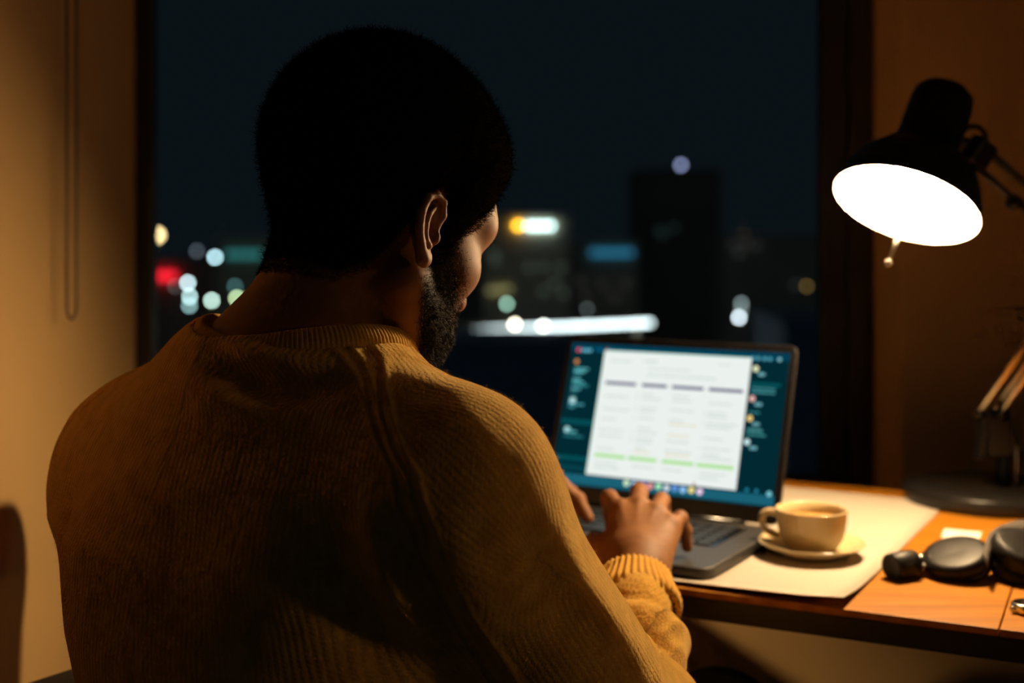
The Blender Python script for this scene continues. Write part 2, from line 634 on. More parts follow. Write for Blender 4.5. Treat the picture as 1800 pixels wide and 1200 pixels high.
# lid
TA = math.radians(19.6)
lup = lf * math.sin(TA) + np.array([0, 0, 1]) * math.cos(TA)
ln = -lf * math.cos(TA) + np.array([0, 0, 1]) * math.sin(TA)       # towards the user
Rlid = np.c_[lr, lup, ln]
LB = LH + np.array([0, 0, LT + 0.0035])


def LD_(s, h, out):
    return LB + lr * s + lup * h + ln * out


LIDH = 0.240
V, Fc = rounded_slab(LW, LIDH, 0.0055, 0.012, 0.0015)
lid = build('lid', V @ Rlid.T + LD_(0, LIDH / 2, -0.0028), Fc, M_lid, lap)
V, Fc = rounded_slab(LW - 0.0022, LIDH - 0.0022, 0.0010, 0.010, 0)
build('bezel', V @ Rlid.T + LD_(0, LIDH / 2, 0.0004), Fc, M_bez, lid)
MB().tube([LP(-0.13, 0.0, LT + 0.0005), LP(0.13, 0.0, LT + 0.0005)], 0.0045, 12).build('hinge', M_bez, lap, True)
DWd, DHt, DB = 0.331, 0.207, 0.0215
# display content: flat coloured print on the screen, one emissive mesh
em = bpy.data.materials.new('display_light'); em.use_nodes = True
nt = em.node_tree; nt.nodes.clear()
at = nt.nodes.new('ShaderNodeVertexColor'); at.layer_name = 'ink'
ee = nt.nodes.new('ShaderNodeEmission'); ee.inputs[1].default_value = 1.0
oo = nt.nodes.new('ShaderNodeOutputMaterial')
nt.links.new(at.outputs[0], ee.inputs[0]); nt.links.new(ee.outputs[0], oo.inputs[0])
DV = []; DF = []; DC = []


def drect(u0, u1, v0, v1, col, lay):
    k = len(DV)
    for u, v in ((u0, v0), (u0, v1), (u1, v1), (u1, v0)):
        DV.append(LD_((u - 0.5) * DWd, DB + DHt * (1 - v), 0.0010 + lay * 0.00012))
    DF.append([k, k + 1, k + 2, k + 3]); DC.append(srgb(*col))


def ddisc(u, v, ru, col, lay, n=14):
    k = len(DV)
    for i in range(n):
        a = 2 * math.pi * i / n
        DV.append(LD_((u - 0.5) * DWd + ru * DWd * math.cos(a), DB + DHt * (1 - v) + ru * DWd * math.sin(a), 0.0010 + lay * 0.00012))
    DF.append(list(range(k, k + n))); DC.append(srgb(*col))


rd = random.Random(3)


def words(u0, u1, v, h, col, lay, gap=0.004):
    u = u0
    while u < u1:
        w = rd.uniform(0.008, 0.028)
        drect(u, min(u + w, u1), v - h / 2, v + h / 2, col, lay)
        u += w + gap


drect(0, 1, 0, 1, (2, 31, 39), 0)
drect(0, 1, 0, 0.055, (0, 50, 72), 1)
drect(0, 1, 0.925, 0.99, (18, 84, 104), 1)
drect(0, 0.165, 0.80, 0.83, (4, 66, 72), 1); drect(0, 0.165, 0.86, 0.90, (4, 52, 60), 1)
drect(0.005, 0.16, 0.545, 0.58, (4, 66, 72), 1)
ddisc(0.035, 0.05, 0.0095, (226, 70, 90), 2); words(0.05, 0.10, 0.05, 0.022, (90, 175, 200), 2, 0.002)
words(0.13, 0.15, 0.045, 0.018, (10, 90, 130), 2); ddisc(0.175, 0.035, 0.006, (150, 50, 60), 5); words(0.185, 0.20, 0.035, 0.018, (10, 90, 110), 2)
ddisc(0.035, 0.135, 0.011, (205, 130, 70), 2)
for v, u1, cl in ((0.185, 0.10, (70, 160, 165)), (0.205, 0.085, (90, 180, 190)), (0.225, 0.07, (40, 120, 125)), (0.265, 0.07, (90, 185, 190)),
                  (0.285, 0.09, (60, 150, 155)), (0.305, 0.11, (40, 125, 130)), (0.33, 0.075, (80, 160, 170)), (0.355, 0.06, (40, 110, 115)),
                  (0.40, 0.06, (110, 200, 205)), (0.425, 0.06, (120, 205, 210)), (0.44, 0.105, (60, 140, 150)), (0.46, 0.06, (60, 140, 150)),
                  (0.615, 0.06, (110, 200, 205)), (0.635, 0.09, (80, 170, 175)), (0.665, 0.125, (30, 105, 112))):
    words(0.03, u1, v, 0.015, cl, 2, 0.002)
ddisc(0.045, 0.415, 0.012, (190, 225, 230), 3); ddisc(0.04, 0.62, 0.012, (170, 225, 230), 3)
# page
drect(0.166, 0.84, 0.045, 0.915, (233, 240, 236), 3)
drect(0.1645, 0.1665, 0.045, 0.915, (120, 215, 175), 4); drect(0.166, 0.84, 0.041, 0.045, (90, 200, 165), 4)
cols = ((0.192, 0.338), (0.366, 0.482), (0.505, 0.647), (0.671, 0.820))
words(0.20, 0.30, 0.115, 0.014, (205, 216, 208), 4); words(0.36, 0.42, 0.105, 0.016, (200, 212, 204), 4); words(0.70, 0.75, 0.10, 0.014, (214, 222, 216), 4)
words(0.385, 0.58, 0.155, 0.012, (206, 216, 209), 4); words(0.385, 0.70, 0.20, 0.014, (203, 214, 207), 4)
for a, c in cols:
    drect(a, c, 0.262, 0.283, (74, 62, 104), 4)
    drect(a, c, 0.765, 0.79, (163, 222, 136), 4)
drect(0.352, 0.378, 0.766, 0.789, (150, 215, 125), 4); drect(0.658, 0.68, 0.767, 0.789, (163, 222, 136), 4)
for v in (0.335, 0.365, 0.43, 0.455, 0.50, 0.525, 0.57, 0.60, 0.64, 0.665, 0.705, 0.73, 0.83, 0.86):
    for ci, (a, c) in enumerate(cols):
        if rd.random() < 0.78:
            hl = (ci == 2 and v in (0.525, 0.60, 0.73)) or (ci == 1 and v == 0.73)
            words(a + 0.008, a + (c - a) * rd.uniform(0.5, 0.98), v, 0.012, (228, 214, 178) if hl else (203, 213, 207), 4, 0.003)
    if rd.random() < 0.5: ddisc(0.352, v, 0.004, (190, 200, 208), 4)
    if rd.random() < 0.4: ddisc(0.664, v, 0.004, (196, 206, 212), 4)
# right column
for u in (0.845, 0.868, 0.895, 0.918, 0.958):
    ddisc(u, 0.045, 0.0085, (70, 150, 170) if u < 0.93 else (120, 180, 190), 2)
for v, cl in ((0.115, (235, 240, 190)), (0.315, (235, 180, 170)), (0.445, (240, 205, 120)), (0.60, (200, 235, 235))):
    ddisc(0.862, v, 0.0125, cl, 2); words(0.876, 0.905, v + 0.035, 0.022, (100, 165, 175), 2, 0.002)
for v, u1, cl in ((0.245, 0.955, (50, 125, 130)), (0.27, 0.955, (56, 130, 135)), (0.405, 0.90, (40, 110, 118)), (0.52, 0.92, (70, 150, 150)), (0.55, 0.935, (50, 125, 125))):
    words(0.855, u1, v, 0.014, cl, 2, 0.002)
drect(0.842, 0.975, 0.205, 0.228, (6, 70, 74), 1)
dock = [(205, 235, 190), (170, 200, 240), (150, 120, 240), (230, 140, 140), (165, 235, 185), (205, 215, 225), (90, 140, 220), (140, 190, 245), (240, 220, 120), (240, 205, 235)]
for i, cl in enumerate(dock):
    ddisc(0.36 + i * 0.0365, 0.945 + 0.004 * (i % 2), 0.0135, cl, 4)
ddisc(0.66, 0.905, 0.006, (170, 80, 60), 5)
for u in (0.83, 0.885, 0.925): ddisc(u, 0.905, 0.008, (25, 115, 140), 2)
ddisc(0.978, 0.915, 0.011, (110, 190, 205), 4)
for i in range(18): drect(0.03 + i * 0.017, 0.036 + i * 0.017, 0.925, 0.935, (40, 120, 140), 2)
disp = build('display', np.array(DV), DF, em, lid)
ca = disp.data.color_attributes.new('ink', 'FLOAT_COLOR', 'CORNER')
li = 0
for p, cl in zip(disp.data.polygons, DC):
    for _ in range(p.loop_total):
        ca.data[li].color = (*cl, 1); li += 1

# ------------------------------------------------------------------ cup and saucer
M_cer = mat('cream_ceramic', (0.66, 0.52, 0.28), 0.22, noise=0.02, nscale=15, coat=0.3)
M_cof = mat('milky_coffee', (0.52, 0.27, 0.07), 0.25, noise=0.12, nscale=40)
CC = np.array([0.368, 1.538, DZ + 0.0020])
sau = MB().lathe([(0, 0.0), (0.030, 0.0), (0.034, 0.0004), (0.050, 0.0085), (0.0625, 0.0150), (0.0645, 0.0165), (0.0640, 0.0178), (0.061, 0.0170),
                  (0.050, 0.0115), (0.036, 0.0055), (0.030, 0.0040), (0, 0.0040)], 64, CC).build('saucer', M_cer, None, True)
tag(sau, 'cream ceramic saucer on the blotter under the coffee cup', 'saucer')
cz = CC + np.array([0, 0, 0.0042])
cup = empty('coffee_cup', cz); tag(cup, 'cream ceramic coffee cup standing on the saucer', 'cup')
prof = [(0, 0.0035), (0.021, 0.0030), (0.022, 0.0), (0.025, 0.0), (0.0265, 0.0025), (0.0325, 0.0085), (0.0375, 0.0165), (0.0405, 0.027), (0.0422, 0.040),
        (0.0434, 0.0510), (0.0436, 0.0522), (0.0430, 0.0532), (0.0418, 0.0525), (0.0405, 0.042), (0.0385, 0.028), (0.034, 0.016), (0.026, 0.007), (0, 0.0055)]
MB().lathe(prof, 64, cz).build('bowl', M_cer, cup, True)
MB().lathe([(0, 0.0405), (0.0402, 0.0405), (0.0400, 0.0395), (0, 0.039)], 48, cz).build('coffee', M_cof, cup, True)
hd = np.array([-0.94, 0.34, 0])
hp = [cz + hd * a + np.array([0, 0, z]) for a, z in ((0.0395, 0.043), (0.050, 0.046), (0.0585, 0.042), (0.0605, 0.034), (0.057, 0.025), (0.049, 0.019), (0.0375, 0.0165))]
MB().tube(spline(hp, 28), 0.0042, 12).build('handle', M_cer, cup, True)

# ------------------------------------------------------------------ desk lamp
lampb = np.array([(1738 - 900) / F * 1.86, 1.86, DZ + 0.0017])
lamp = empty('desk_lamp', lampb); tag(lamp, 'black swing arm desk lamp switched on, right of the cup', 'desk lamp')
M_lampb = mat('lamp_black_enamel', (0.012, 0.0105, 0.009), 0.32, noise=0.15, nscale=40, spec=0.3)
M_bar = mat('lamp_bar_metal', (0.92, 0.78, 0.55), 0.24, metal=1.0, noise=0.05, nscale=60)
M_inner = mat('lamp_white_enamel', (0.78, 0.74, 0.66), 0.5, noise=0.02, nscale=20)
M_steel = mat('lamp_steel', (0.55, 0.50, 0.42), 0.32, metal=0.9, noise=0.08, nscale=90)
MB().lathe([(0, 0), (0.119, 0), (0.121, 0.003), (0.121, 0.019), (0.118, 0.0225), (0, 0.024)], 72, lampb).build('lamp_base', M_lampb, lamp, True)
polex = (1764 - 900) / F * 1.85
pole = np.array([polex, 1.85, 0])
MB().tube([pole + [0, 0, DZ + 0.022], pole + [0, 0, 0.90]], 0.0095, 16).build('post', M_lampb, lamp, True)
MB().tube([pole + [0.019, 0.0, DZ + 0.022], pole + [0.019, 0, 0.835]], 0.0022, 8).build('cable', M_steel, lamp, True)
J0 = P(1748, 752, 1.85)                       # bracket on the post
MB().box(J0 + [0.004, 0.0, -0.012], (0.036, 0.030, 0.060), None, 0.004).build('bracket', M_lampb, lamp)
MB().box(P(1726, 765, 1.845), (0.008, 0.024, 0.070), rotz(0) @ np.array([[1, 0, 0.12], [0, 1, 0], [-0.12, 0, 1]]), 0.002).build('bracket_plate', M_lampb, lamp)
J1 = P(1943, 459, 1.85)                       # elbow, outside the frame
J2 = P(1722, 268, 1.62)                       # joint at the shade
la = (J1 - J0) / np.linalg.norm(J1 - J0)
lat = np.cross(la, [0, 1, 0]); lat /= np.linalg.norm(lat)
for off, dy, mm in ((-0.022, -0.006, M_bar), (0.012, -0.010, M_bar), (0.012, 0.014, M_bar)):
    a_ = P(1721, 722, 1.845) if off < 0 else P(1757, 722, 1.845)
    a_ = a_ + np.array([0, dy, 0])
    b_ = a_ + la * (np.linalg.norm(J1 - J0) - 0.02)
    MB().tube([a_, b_], 0.0048, 10).build('arm_bar', mm, lamp, True)
    MB().tube([a_ - la * 0.004 + [0, -0.008, 0], a_ - la * 0.004 + [0, 0.008, 0]], 0.0055, 10).build('pivot', M_lampb, lamp, True)
# tension springs beside the lower arm
for dy in (-0.004, 0.012):
    sp = []
    a_ = P(1752, 738, 1.85) + np.array([0, dy, 0]); n_ = 26 * 8
    for i in range(n_ + 1):
        t = i / n_; th = 2 * math.pi * 26 * t
        sp.append(a_ + la * (0.02 + 0.13 * t) + 0.0045 * (math.cos(th) * lat + math.sin(th) * np.array([0, 1.0, 0])))
    MB().tube(sp, 0.0008, 5).build('spring', M_steel, lamp, True)
MB().sphere(J1, 0.02, 16, 10, (1, 0.6, 1)).build('elbow', M_lampb, lamp, True)
ua = (J2 - J1) / np.linalg.norm(J2 - J1)
ulat = np.cross(ua, [0, 1, 0]); ulat /= np.linalg.norm(ulat)
for off in (-0.008, 0.018):
    MB().tube([J1 + ulat * off, J2 + ulat * off], 0.0052, 10).build('arm_bar', M_lampb, lamp, True)
MB().tube([P(1783, 357, 1.66) + [0, -0.012, 0], P(1783, 357, 1.66) + [0, 0.012, 0]], 0.0085, 12).build('knob', M_lampb, lamp, True)
LPD = 1.58
SK = LPD / 1.70
# shade: axis n points out of the opening
ray = np.array([(1592 - 900) / F, 1, (HOR - 362) / F]); ray /= np.linalg.norm(ray)
OC = P(1592, 362, LPD)
rgt = np.cross(ray, [0, 0, 1]); rgt /= np.linalg.norm(rgt); upv = np.cross(rgt, ray)
ax = 0.888 * (-0.315 * rgt - 0.949 * upv) - 0.46 * ray
ax /= np.linalg.norm(ax)
RS = frame_z(-ax)                              # local +z goes from the opening up to the cap
SRr = 0.0985
outer = [(SRr, 0.0), (SRr + 0.0008, 0.004), (0.0965, 0.018), (0.090, 0.040), (0.079, 0.060), (0.064, 0.077), (0.050, 0.088), (0.0435, 0.094),
         (0.0432, 0.120), (0.0432, 0.168), (0.041, 0.181), (0.034, 0.190), (0.020, 0.195), (0.0, 0.196)]
outer = [(a * SK, c * SK) for a, c in outer]
MB().lathe(outer, 112, OC, RS).build('lamp_shade', M_lampb, lamp, True)
inner = [(SRr, 0.0), (SRr - 0.0015, 0.004), (0.0945, 0.018), (0.088, 0.040), (0.077, 0.0595), (0.062, 0.076), (0.048, 0.086), (0.0415, 0.092), (0.0413, 0.120), (0.0, 0.121)]
inner = [(a * SK, c * SK) for a, c in inner]
sh_in = MB().lathe(inner, 112, OC, RS); sh_in.F = [f[::-1] for f in sh_in.F]
sh_in.build('shade_lining', M_inner, lamp, True)
bulbm = emat('bulb_glow', BULB_COL, BULB_POWER)
MB().sphere(OC - ax * 0.046, 0.028, 20, 12).build('bulb', bulbm, lamp, True)
MB().lathe([(0.014, 0.068), (0.015, 0.080), (0.015, 0.110)], 20, OC, RS).build('socket', M_inner, lamp, True)
rod0 = OC - ax * 0.02 - upv * 0.052 + rgt * 0.0; rod1 = rod0 + ax * 0.058
rod0 = P(1583, 405, 1.53); rod1 = P(1561, 462, 1.51)
MB().tube([rod0, rod1], 0.0024, 8).sphere(rod1, 0.0046, 12, 8).build('switch_rod', M_inner, lamp, True)
nk = OC - ax * 0.118
MB().tube([nk, nk + (J2 - nk) * 0.5, J2], [0.012, 0.010, 0.009], 12).build('shade_arm', M_lampb, lamp, True)
MB().box(J2, (0.034, 0.020, 0.040), frame_z(ua), 0.005).build('shade_joint', M_lampb, lamp)
lp_ = [P(1692, 232, 1.60), P(1704, 223, 1.605), P(1720, 224, 1.61), P(1731, 236, 1.615), P(1733, 255, 1.62)]
MB().tube(spline(lp_, 20), 0.0032, 8).build('cable_loop', M_lampb, lamp, True)

# ------------------------------------------------------------------ unseen floor lamp right of the camera, added as fill for the right side
FLP = np.array([1.28, 0.66, 0.0])
flo = empty('fill_floor_lamp', FLP); tag(flo, 'black floor lamp added out of view as fill light from the right', 'floor lamp')
MB().lathe([(0, 0), (0.14, 0), (0.14, 0.012), (0.02, 0.022), (0, 0.022)], 40, FLP).build('lamp_base', M_lampb, flo, True)
MB().tube([FLP + [0, 0, 0.02], FLP + [0, 0, 1.13]], 0.011, 14).build('pole', M_lampb, flo, True)
fax = np.array([-0.97, -0.03, -0.20]); fax /= np.linalg.norm(fax)
FO = FLP + np.array([-0.07, 0, 1.16]); FR = frame_z(-fax)
fsh = [(0.090, 0.0), (0.084, 0.03), (0.070, 0.07), (0.046, 0.105), (0.030, 0.118), (0.028, 0.15), (0.0, 0.152)]
MB().lathe(fsh, 48, FO, FR).build('lamp_shade', M_lampb, flo, True)
fin = MB().lathe([(a_ - 0.0015, c_ - 0.001) if a_ > 0 else (0, c_ - 0.03) for a_, c_ in fsh[:5]] + [(0.0, 0.117)], 48, FO, FR); fin.F = [f[::-1] for f in fin.F]
fin.build('shade_lining', M_inner, flo, True)
MB().sphere(FO - fax * 0.055, 0.046, 18, 12).build('bulb', emat('fill_bulb_glow', (1.0, 0.60, 0.28), 40.0), flo, True)

# ------------------------------------------------------------------ headphones
M_hp = mat('headphone_gloss_black', (0.006, 0.005, 0.0045), 0.45, noise=0.1, nscale=50, spec=0.18)
M_hc = mat('headphone_cushion', (0.010, 0.009, 0.008), 0.5, noise=0.2, nscale=120, bump=0.1, spec=0.2)
M_hb = mat('headband_fabric', (0.055, 0.045, 0.035), 0.8, noise=0.35, nscale=400, bump=0.5)
M_chr = mat('chrome_hinge', (0.75, 0.70, 0.62), 0.2, metal=1.0, noise=0.05, nscale=60)


def desk_pt(px, py, z=0.0):
    d = (CAMZ - DZ - z) / ((py - HOR) / F)
    return P(px, py, d)


hc = desk_pt(1680, 1000, 0.0)
hp_ = empty('headphones', (hc[0], hc[1], DZ)); tag(hp_, 'black folded headphones with chrome hinge lying in front of the lamp base', 'headphones')


def puck(name, c, nrm, R0, H, m, parent):
    pr = [(0, -H / 2), (R0 * 0.80, -H / 2), (R0 * 0.95, -H * 0.40), (R0, -H * 0.15), (R0, H * 0.15), (R0 * 0.95, H * 0.40), (R0 * 0.78, H / 2), (0, H / 2 * 0.8)]
    return MB().lathe(pr, 40, c, frame_z(nrm)).build(name, m, parent, True)


e1 = desk_pt(1682, 980, 0.022)
n1_ = np.array([-0.28, -0.22, 0.93])
c1_ = puck('ear_cup', e1, n1_, 0.038, 0.018, M_hp, hp_)
puck('ear_cushion', e1 - n1_ / np.linalg.norm(n1_) * 0.011 + np.array([0.003, 0.003, 0]), n1_, 0.0350, 0.014, M_hc, c1_)
e2 = desk_pt(1800, 972, 0.030)
n2_ = np.array([0.20, -0.35, 0.90])
c2_ = puck('ear_cup', e2, n2_, 0.038, 0.026, M_hc, hp_)
puck('ear_cushion', e2 - n2_ / np.linalg.norm(n2_) * 0.018, n2_, 0.038, 0.018, M_hc, c2_)
# headband: flat textured strap arching over the second cup
hbp = spline([desk_pt(1732, 985, 0.030), desk_pt(1742, 952, 0.038), desk_pt(1768, 934, 0.042), desk_pt(1810, 926, 0.044), desk_pt(1850, 940, 0.040)], 28)
bandV = []; bandF = []
for i, p in enumerate(hbp):
    for a, c in ((-0.013, -0.004), (-0.013, 0.004), (0.013, 0.004), (0.013, -0.004)):
        bandV.append(p + np.array([0.15, 1.0, 0.25]) * a * 0.8 + np.array([-0.2, -0.2, 0.95]) * c)
for i in range(len(hbp) - 1):
    for j in range(4):
        bandF.append([i * 4 + j, i * 4 + (j + 1) % 4, (i + 1) * 4 + (j + 1) % 4, (i + 1) * 4 + j])
bandF += [[0, 1, 2, 3], [len(hbp) * 4 - 1, len(hbp) * 4 - 2, len(hbp) * 4 - 3, len(hbp) * 4 - 4]]
build('headband', bandV, bandF, M_hb, hp_, True)
# folded end piece on the left: a short curved glossy band end
a0 = desk_pt(1566, 998, 0.014); a1 = desk_pt(1612, 988, 0.016)
dirv = (a1 - a0) / np.linalg.norm(a1 - a0)
Rc = frame_z(dirv)
MB().lathe([(0, 0.003), (0.0130, 0.0025), (0.0150, 0.0), (0.0160, 0.0008), (0.0162, 0.032), (0.0155, 0.034), (0, 0.034)], 28, a0, Rc).build('yoke', M_hp, hp_, True)
h0 = desk_pt(1606, 1003, 0.008); h1 = desk_pt(1640, 997, 0.010)
MB().tube([h0, (h0 + h1) / 2 + [0, 0, 0.002], h1], [0.0045, 0.0055, 0.0045], 10).build('hinge', M_chr, hp_, True)
MB().tube([desk_pt(1616, 982, 0.018), desk_pt(1624, 973, 0.020)], 0.003, 8).build('hinge_pin', M_chr, hp_, True)
MB().tube(spline([a1, desk_pt(1625, 985, 0.016), desk_pt(1640, 982, 0.02)], 8), 0.006, 10).build('yoke_arm', M_hp, hp_, True)

# small white card behind the headphones
M_card = mat('white_card', (0.80, 0.76, 0.68), 0.6, noise=0.03, nscale=30)
k0 = desk_pt(1655, 944); k1 = desk_pt(1722, 950)
cd = (k1 - k0); ln_ = np.linalg.norm(cd); cd /= ln_
cn = np.array([-cd[1], cd[0], 0])
o = MB().box((k0 + k1) / 2 + cn * 0.022 + np.array([0, 0, 0.0006]), (ln_, 0.05, 0.0010), np.c_[cd, cn, [0, 0, 1]]).build('note_card', M_card)
tag(o, 'small white card between the lamp base and the headphones', 'card')

# metal ring-shaped thing at the right frame edge
mpos = desk_pt(1806, 1076)
w_ = empty('metal_trinket', (mpos[0], mpos[1], DZ)); tag(w_, 'small round silver metal trinket lying by the board seam on the desk', 'trinket')
MB().lathe([(0, 0.0), (0.015, 0.0), (0.0165, 0.002), (0.0165, 0.008), (0.0145, 0.0105), (0.0135, 0.0105), (0.013, 0.009), (0, 0.009)], 32, (mpos[0], mpos[1], DZ)).build('case', M_chr, w_, True)
MB().tube([mpos + [-0.0155, -0.004, 0.005], mpos + [-0.0195, -0.005, 0.005]], 0.0026, 10).build('crown', M_chr, w_, True)

# ------------------------------------------------------------------ the person
person = empty('person', (-0.20, 1.12, 0))
tag(person, 'person in a mustard knit sweater typing on the laptop, seen from behind', 'person')
FA = math.radians(35)
tr_ = np.array([math.cos(FA), -math.sin(FA), 0]); tf_ = np.array([math.sin(FA), math.cos(FA), 0])
SHR = np.array([-0.05, 1.00, 0.935]); SHL = np.array([-0.354, 1.230, 0.912])
ELR = np.array([0.107, 1.12, 0.675]); ELL = np.array([-0.372, 1.555, 0.825])
WRR = np.array([0.137, 1.382, 0.785]); WRL = np.array([-0.085, 1.545, 0.800])
NB = np.array([-0.195, 1.105, 1.01])
TZ = np.array([0.45, 0.55, 0.70, 0.80, 0.88, 0.94, 1.00, 1.05, 1.09])
TCX = np.array([-.18, -.195, -.212, -.222, -.228, -.2125, -.203, -.195, -.19])
TCY = np.array([1.13, 1.12, 1.105, 1.10, 1.10, 1.105, 1.11, 1.11, 1.115])
TAw = np.array([.165, .168, .176, .190, .203, .184, .15, .105, .06])
TBd = np.array([.125, .130, .138, .138, .130, .118, .098, .078, .05])


def torso(p, grow=0.0):
    z = p[:, 2]
    x = p[:, 0] - np.interp(z, TZ, TCX); y = p[:, 1] - np.interp(z, TZ, TCY)
    a = np.interp(z, TZ, TAw) + grow; b_ = np.interp(z, TZ, TBd) + grow
    l = (x * tr_[0] + y * tr_[1]) / a; f = (x * tf_[0] + y * tf_[1]) / b_
    q = (np.abs(l) ** 2.15 + np.abs(f) ** 2.15) ** (1 / 2.15)
    d = (q - 1) * b_
    return smax(d, np.maximum(z - 1.07, 0.50 - z), 0.03)


def arm_r(p, g=0.0):
    d = sd_cap(p, SHR, ELR, 0.078 + g, 0.066 + g)
    return smin(d, sd_cap(p, ELR, WRR - (WRR - ELR) * 0.33, 0.066 + g, 0.041 + g), 0.03)


def arm_l(p, g=0.0):
    d = sd_cap(p, SHL, ELL, 0.080 + g, 0.066 + g)
    return smin(d, sd_cap(p, ELL, WRL - (WRL - ELL) * 0.10, 0.066 + g, 0.041 + g), 0.03)


def sweater_sdf(p):
    d = torso(p)
    d = smin(d, sd_cap(p, NB + [0, 0, -0.01], SHR, 0.062, 0.074), 0.05)
    d = smin(d, sd_cap(p, NB + [-0.01, 0.01, -0.004], SHL, 0.082, 0.072), 0.05)
    d = smin(d, arm_r(p), 0.055)
    d = smin(d, arm_l(p), 0.07)
    # opening for the neck
    d = smax(d, -sd_cap(p, [-0.205, 1.115, 1.03], [-0.165, 1.13, 1.15], 0.079, 0.090), 0.012)
    return d


H_SW = 0.0030
SV, SQ = surface(sweater_sdf, (-0.56, 0.84, 0.44), (0.24, 1.66, 1.14), H_SW)
SN = normals(SV, SQ)
bvh = BVHTree.FromPolygons([Vector(v) for v in SV], SQ.tolist())


def hit(px, py):
    d = Vector(((px - 900) / F, 1.0, (HOR - py) / F)).normalized()
    r = bvh.ray_cast(Vector((0, 0, CAMZ)), d)
    return None if r[0] is None else np.array(r[0])


def fold(pix, amp, sig, fade=True):
    """a ridge (amp>0) or valley along a curve over the sweater"""
    global SV
    pts = [hit(*q) for q in pix]
    pts = [q for q in pts if q is not None]
    if len(pts) < 2: return
    pts = spline(pts, 40)
    lo, hi = pts.min(0) - 4 * sig, pts.max(0) + 4 * sig
    sel = np.where(((SV > lo) & (SV < hi)).all(1))[0]
    if not len(sel): return
    q = SV[sel]
    D = np.linalg.norm(q[:, None, :] - pts[None], axis=2)
    j = D.argmin(1); dm = D.min(1)
    w = np.ones(len(pts))
    if fade:
        t = np.linspace(0, 1, len(pts)); w = np.clip(np.minimum(t, 1 - t) * 2.4, 0, 1); w = w * w * (3 - 2 * w)
    SV[sel] += SN[sel] * (amp * w[j] * np.exp(-(dm / sig) ** 2))[:, None]


# slack rolls under the collar on the left of the back
fold([(345, 600), (400, 650), (470, 675), (560, 672), (620, 650)], -0.022, 0.015)
fold([(300, 640), (370, 690), (450, 712), (540, 712)], 0.008, 0.016)
fold([(370, 590), (440, 628), (520, 640), (590, 622)], 0.010, 0.012)
# soft deep folds near the right armpit
fold([(570, 860), (595, 980), (645, 1100), (720, 1200)], -0.010, 0.024)
fold([(625, 860), (665, 970), (712, 1080), (790, 1200)], 0.008, 0.018)
fold([(690, 870), (718, 960), (765, 1060), (850, 1190)], -0.012, 0.020)
fold([(745, 860), (790, 980), (850, 1100), (930, 1200)], 0.007, 0.024)
fold([(120, 830), (105, 930), (115, 1050), (140, 1160)], -0.010, 0.010)
fold([(970, 900), (1010, 1000), (1070, 1090), (1140, 1180)], 0.005, 0.014)
fold([(900, 860), (940, 980), (1000, 1090), (1060, 1180)], -0.004, 0.016)
fold([(760, 700), (830, 760), (880, 840)], 0.004, 0.020)
fold([(500, 800), (480, 950), (500, 1120)], 0.006, 0.030)
fold([(330, 850), (300, 1000), (330, 1150)], -0.006, 0.030)
# bagging rolls of the sleeve above the right cuff
fa = (WRR - ELR) / np.linalg.norm(WRR - ELR)


def ring(t, amp, sig, tilt):
    c = ELR + (WRR - ELR) * t
    nrm = fa + tilt; nrm /= np.linalg.norm(nrm)
    rel = SV - c
    dist = rel @ nrm
    near = np.linalg.norm(rel, axis=1) < 0.11
    SV[near] += SN[near] * (amp * np.exp(-(dist[near] / sig) ** 2))[:, None]


ring(0.80, 0.007, 0.013, np.array([0.2, 0, 0.4])); ring(0.66, -0.007, 0.010, np.array([0.1, 0, 0.5])); ring(0.55, 0.009, 0.016, np.array([0.1, 0, 0.5]))
ring(0.40, -0.008, 0.011, np.array([0.3, 0, 0.3])); ring(0.28, 0.006, 0.016, np.array([0.2, 0, 0.5]))
# low frequency unevenness
ph = rng.uniform(0, 6.28, (10, 1)); kv = rng.normal(size=(10, 3)) * 22
SV += SN * (0.0011 * np.sin(kv @ SV.T + ph).sum(0) / 2)[:, None]
SN = normals(SV, SQ)

# knit coordinates: ku across the ribs, kv along, seam = distance from the raglan seam
mid_ = np.array([-0.2125, 1.1175, 0])
rel = SV - mid_
lat_ = rel @ tr_
sp_ = [hit(*c) for c in ((578, 606), (640, 705), (690, 830), (716, 930), (738, 1010))]
sz = np.array([c[2] for c in sp_]); sL = np.array([(c - mid_) @ tr_ for c in sp_])
od = np.argsort(sz)
Ls = np.interp(SV[:, 2], sz[od], sL[od])
sr = lat_ - Ls; sl = -lat_ - Ls
seam = np.where(lat_ > 0, sr, sl)


def limb_uv(p, chain):
    """angle round and length along a chain of bones, blended across the joints"""
    chain = [np.asarray(c, float) for c in chain]
    n = None; U = 0; Vv = 0; Ws = 0; L0 = 0
    for a_, b_ in zip(chain[:-1], chain[1:]):
        ax_ = b_ - a_; L = np.linalg.norm(ax_); ax_ = ax_ / L
        if n is None: n = np.array([-0.2, -1.0, 0.5])
        n = n - ax_ * (n @ ax_); n /= np.linalg.norm(n)
        m_ = np.cross(ax_, n)
        rl = p - a_
        w = np.exp(-np.maximum(sd_cap(p, a_, b_, 0.06), -0.02) / 0.012) + 1e-9
        U = U + w * np.arctan2(rl @ m_, rl @ n) * 0.068; Vv = Vv + w * (rl @ ax_ + L0); Ws = Ws + w
        L0 += L
    return U / Ws, Vv / Ws


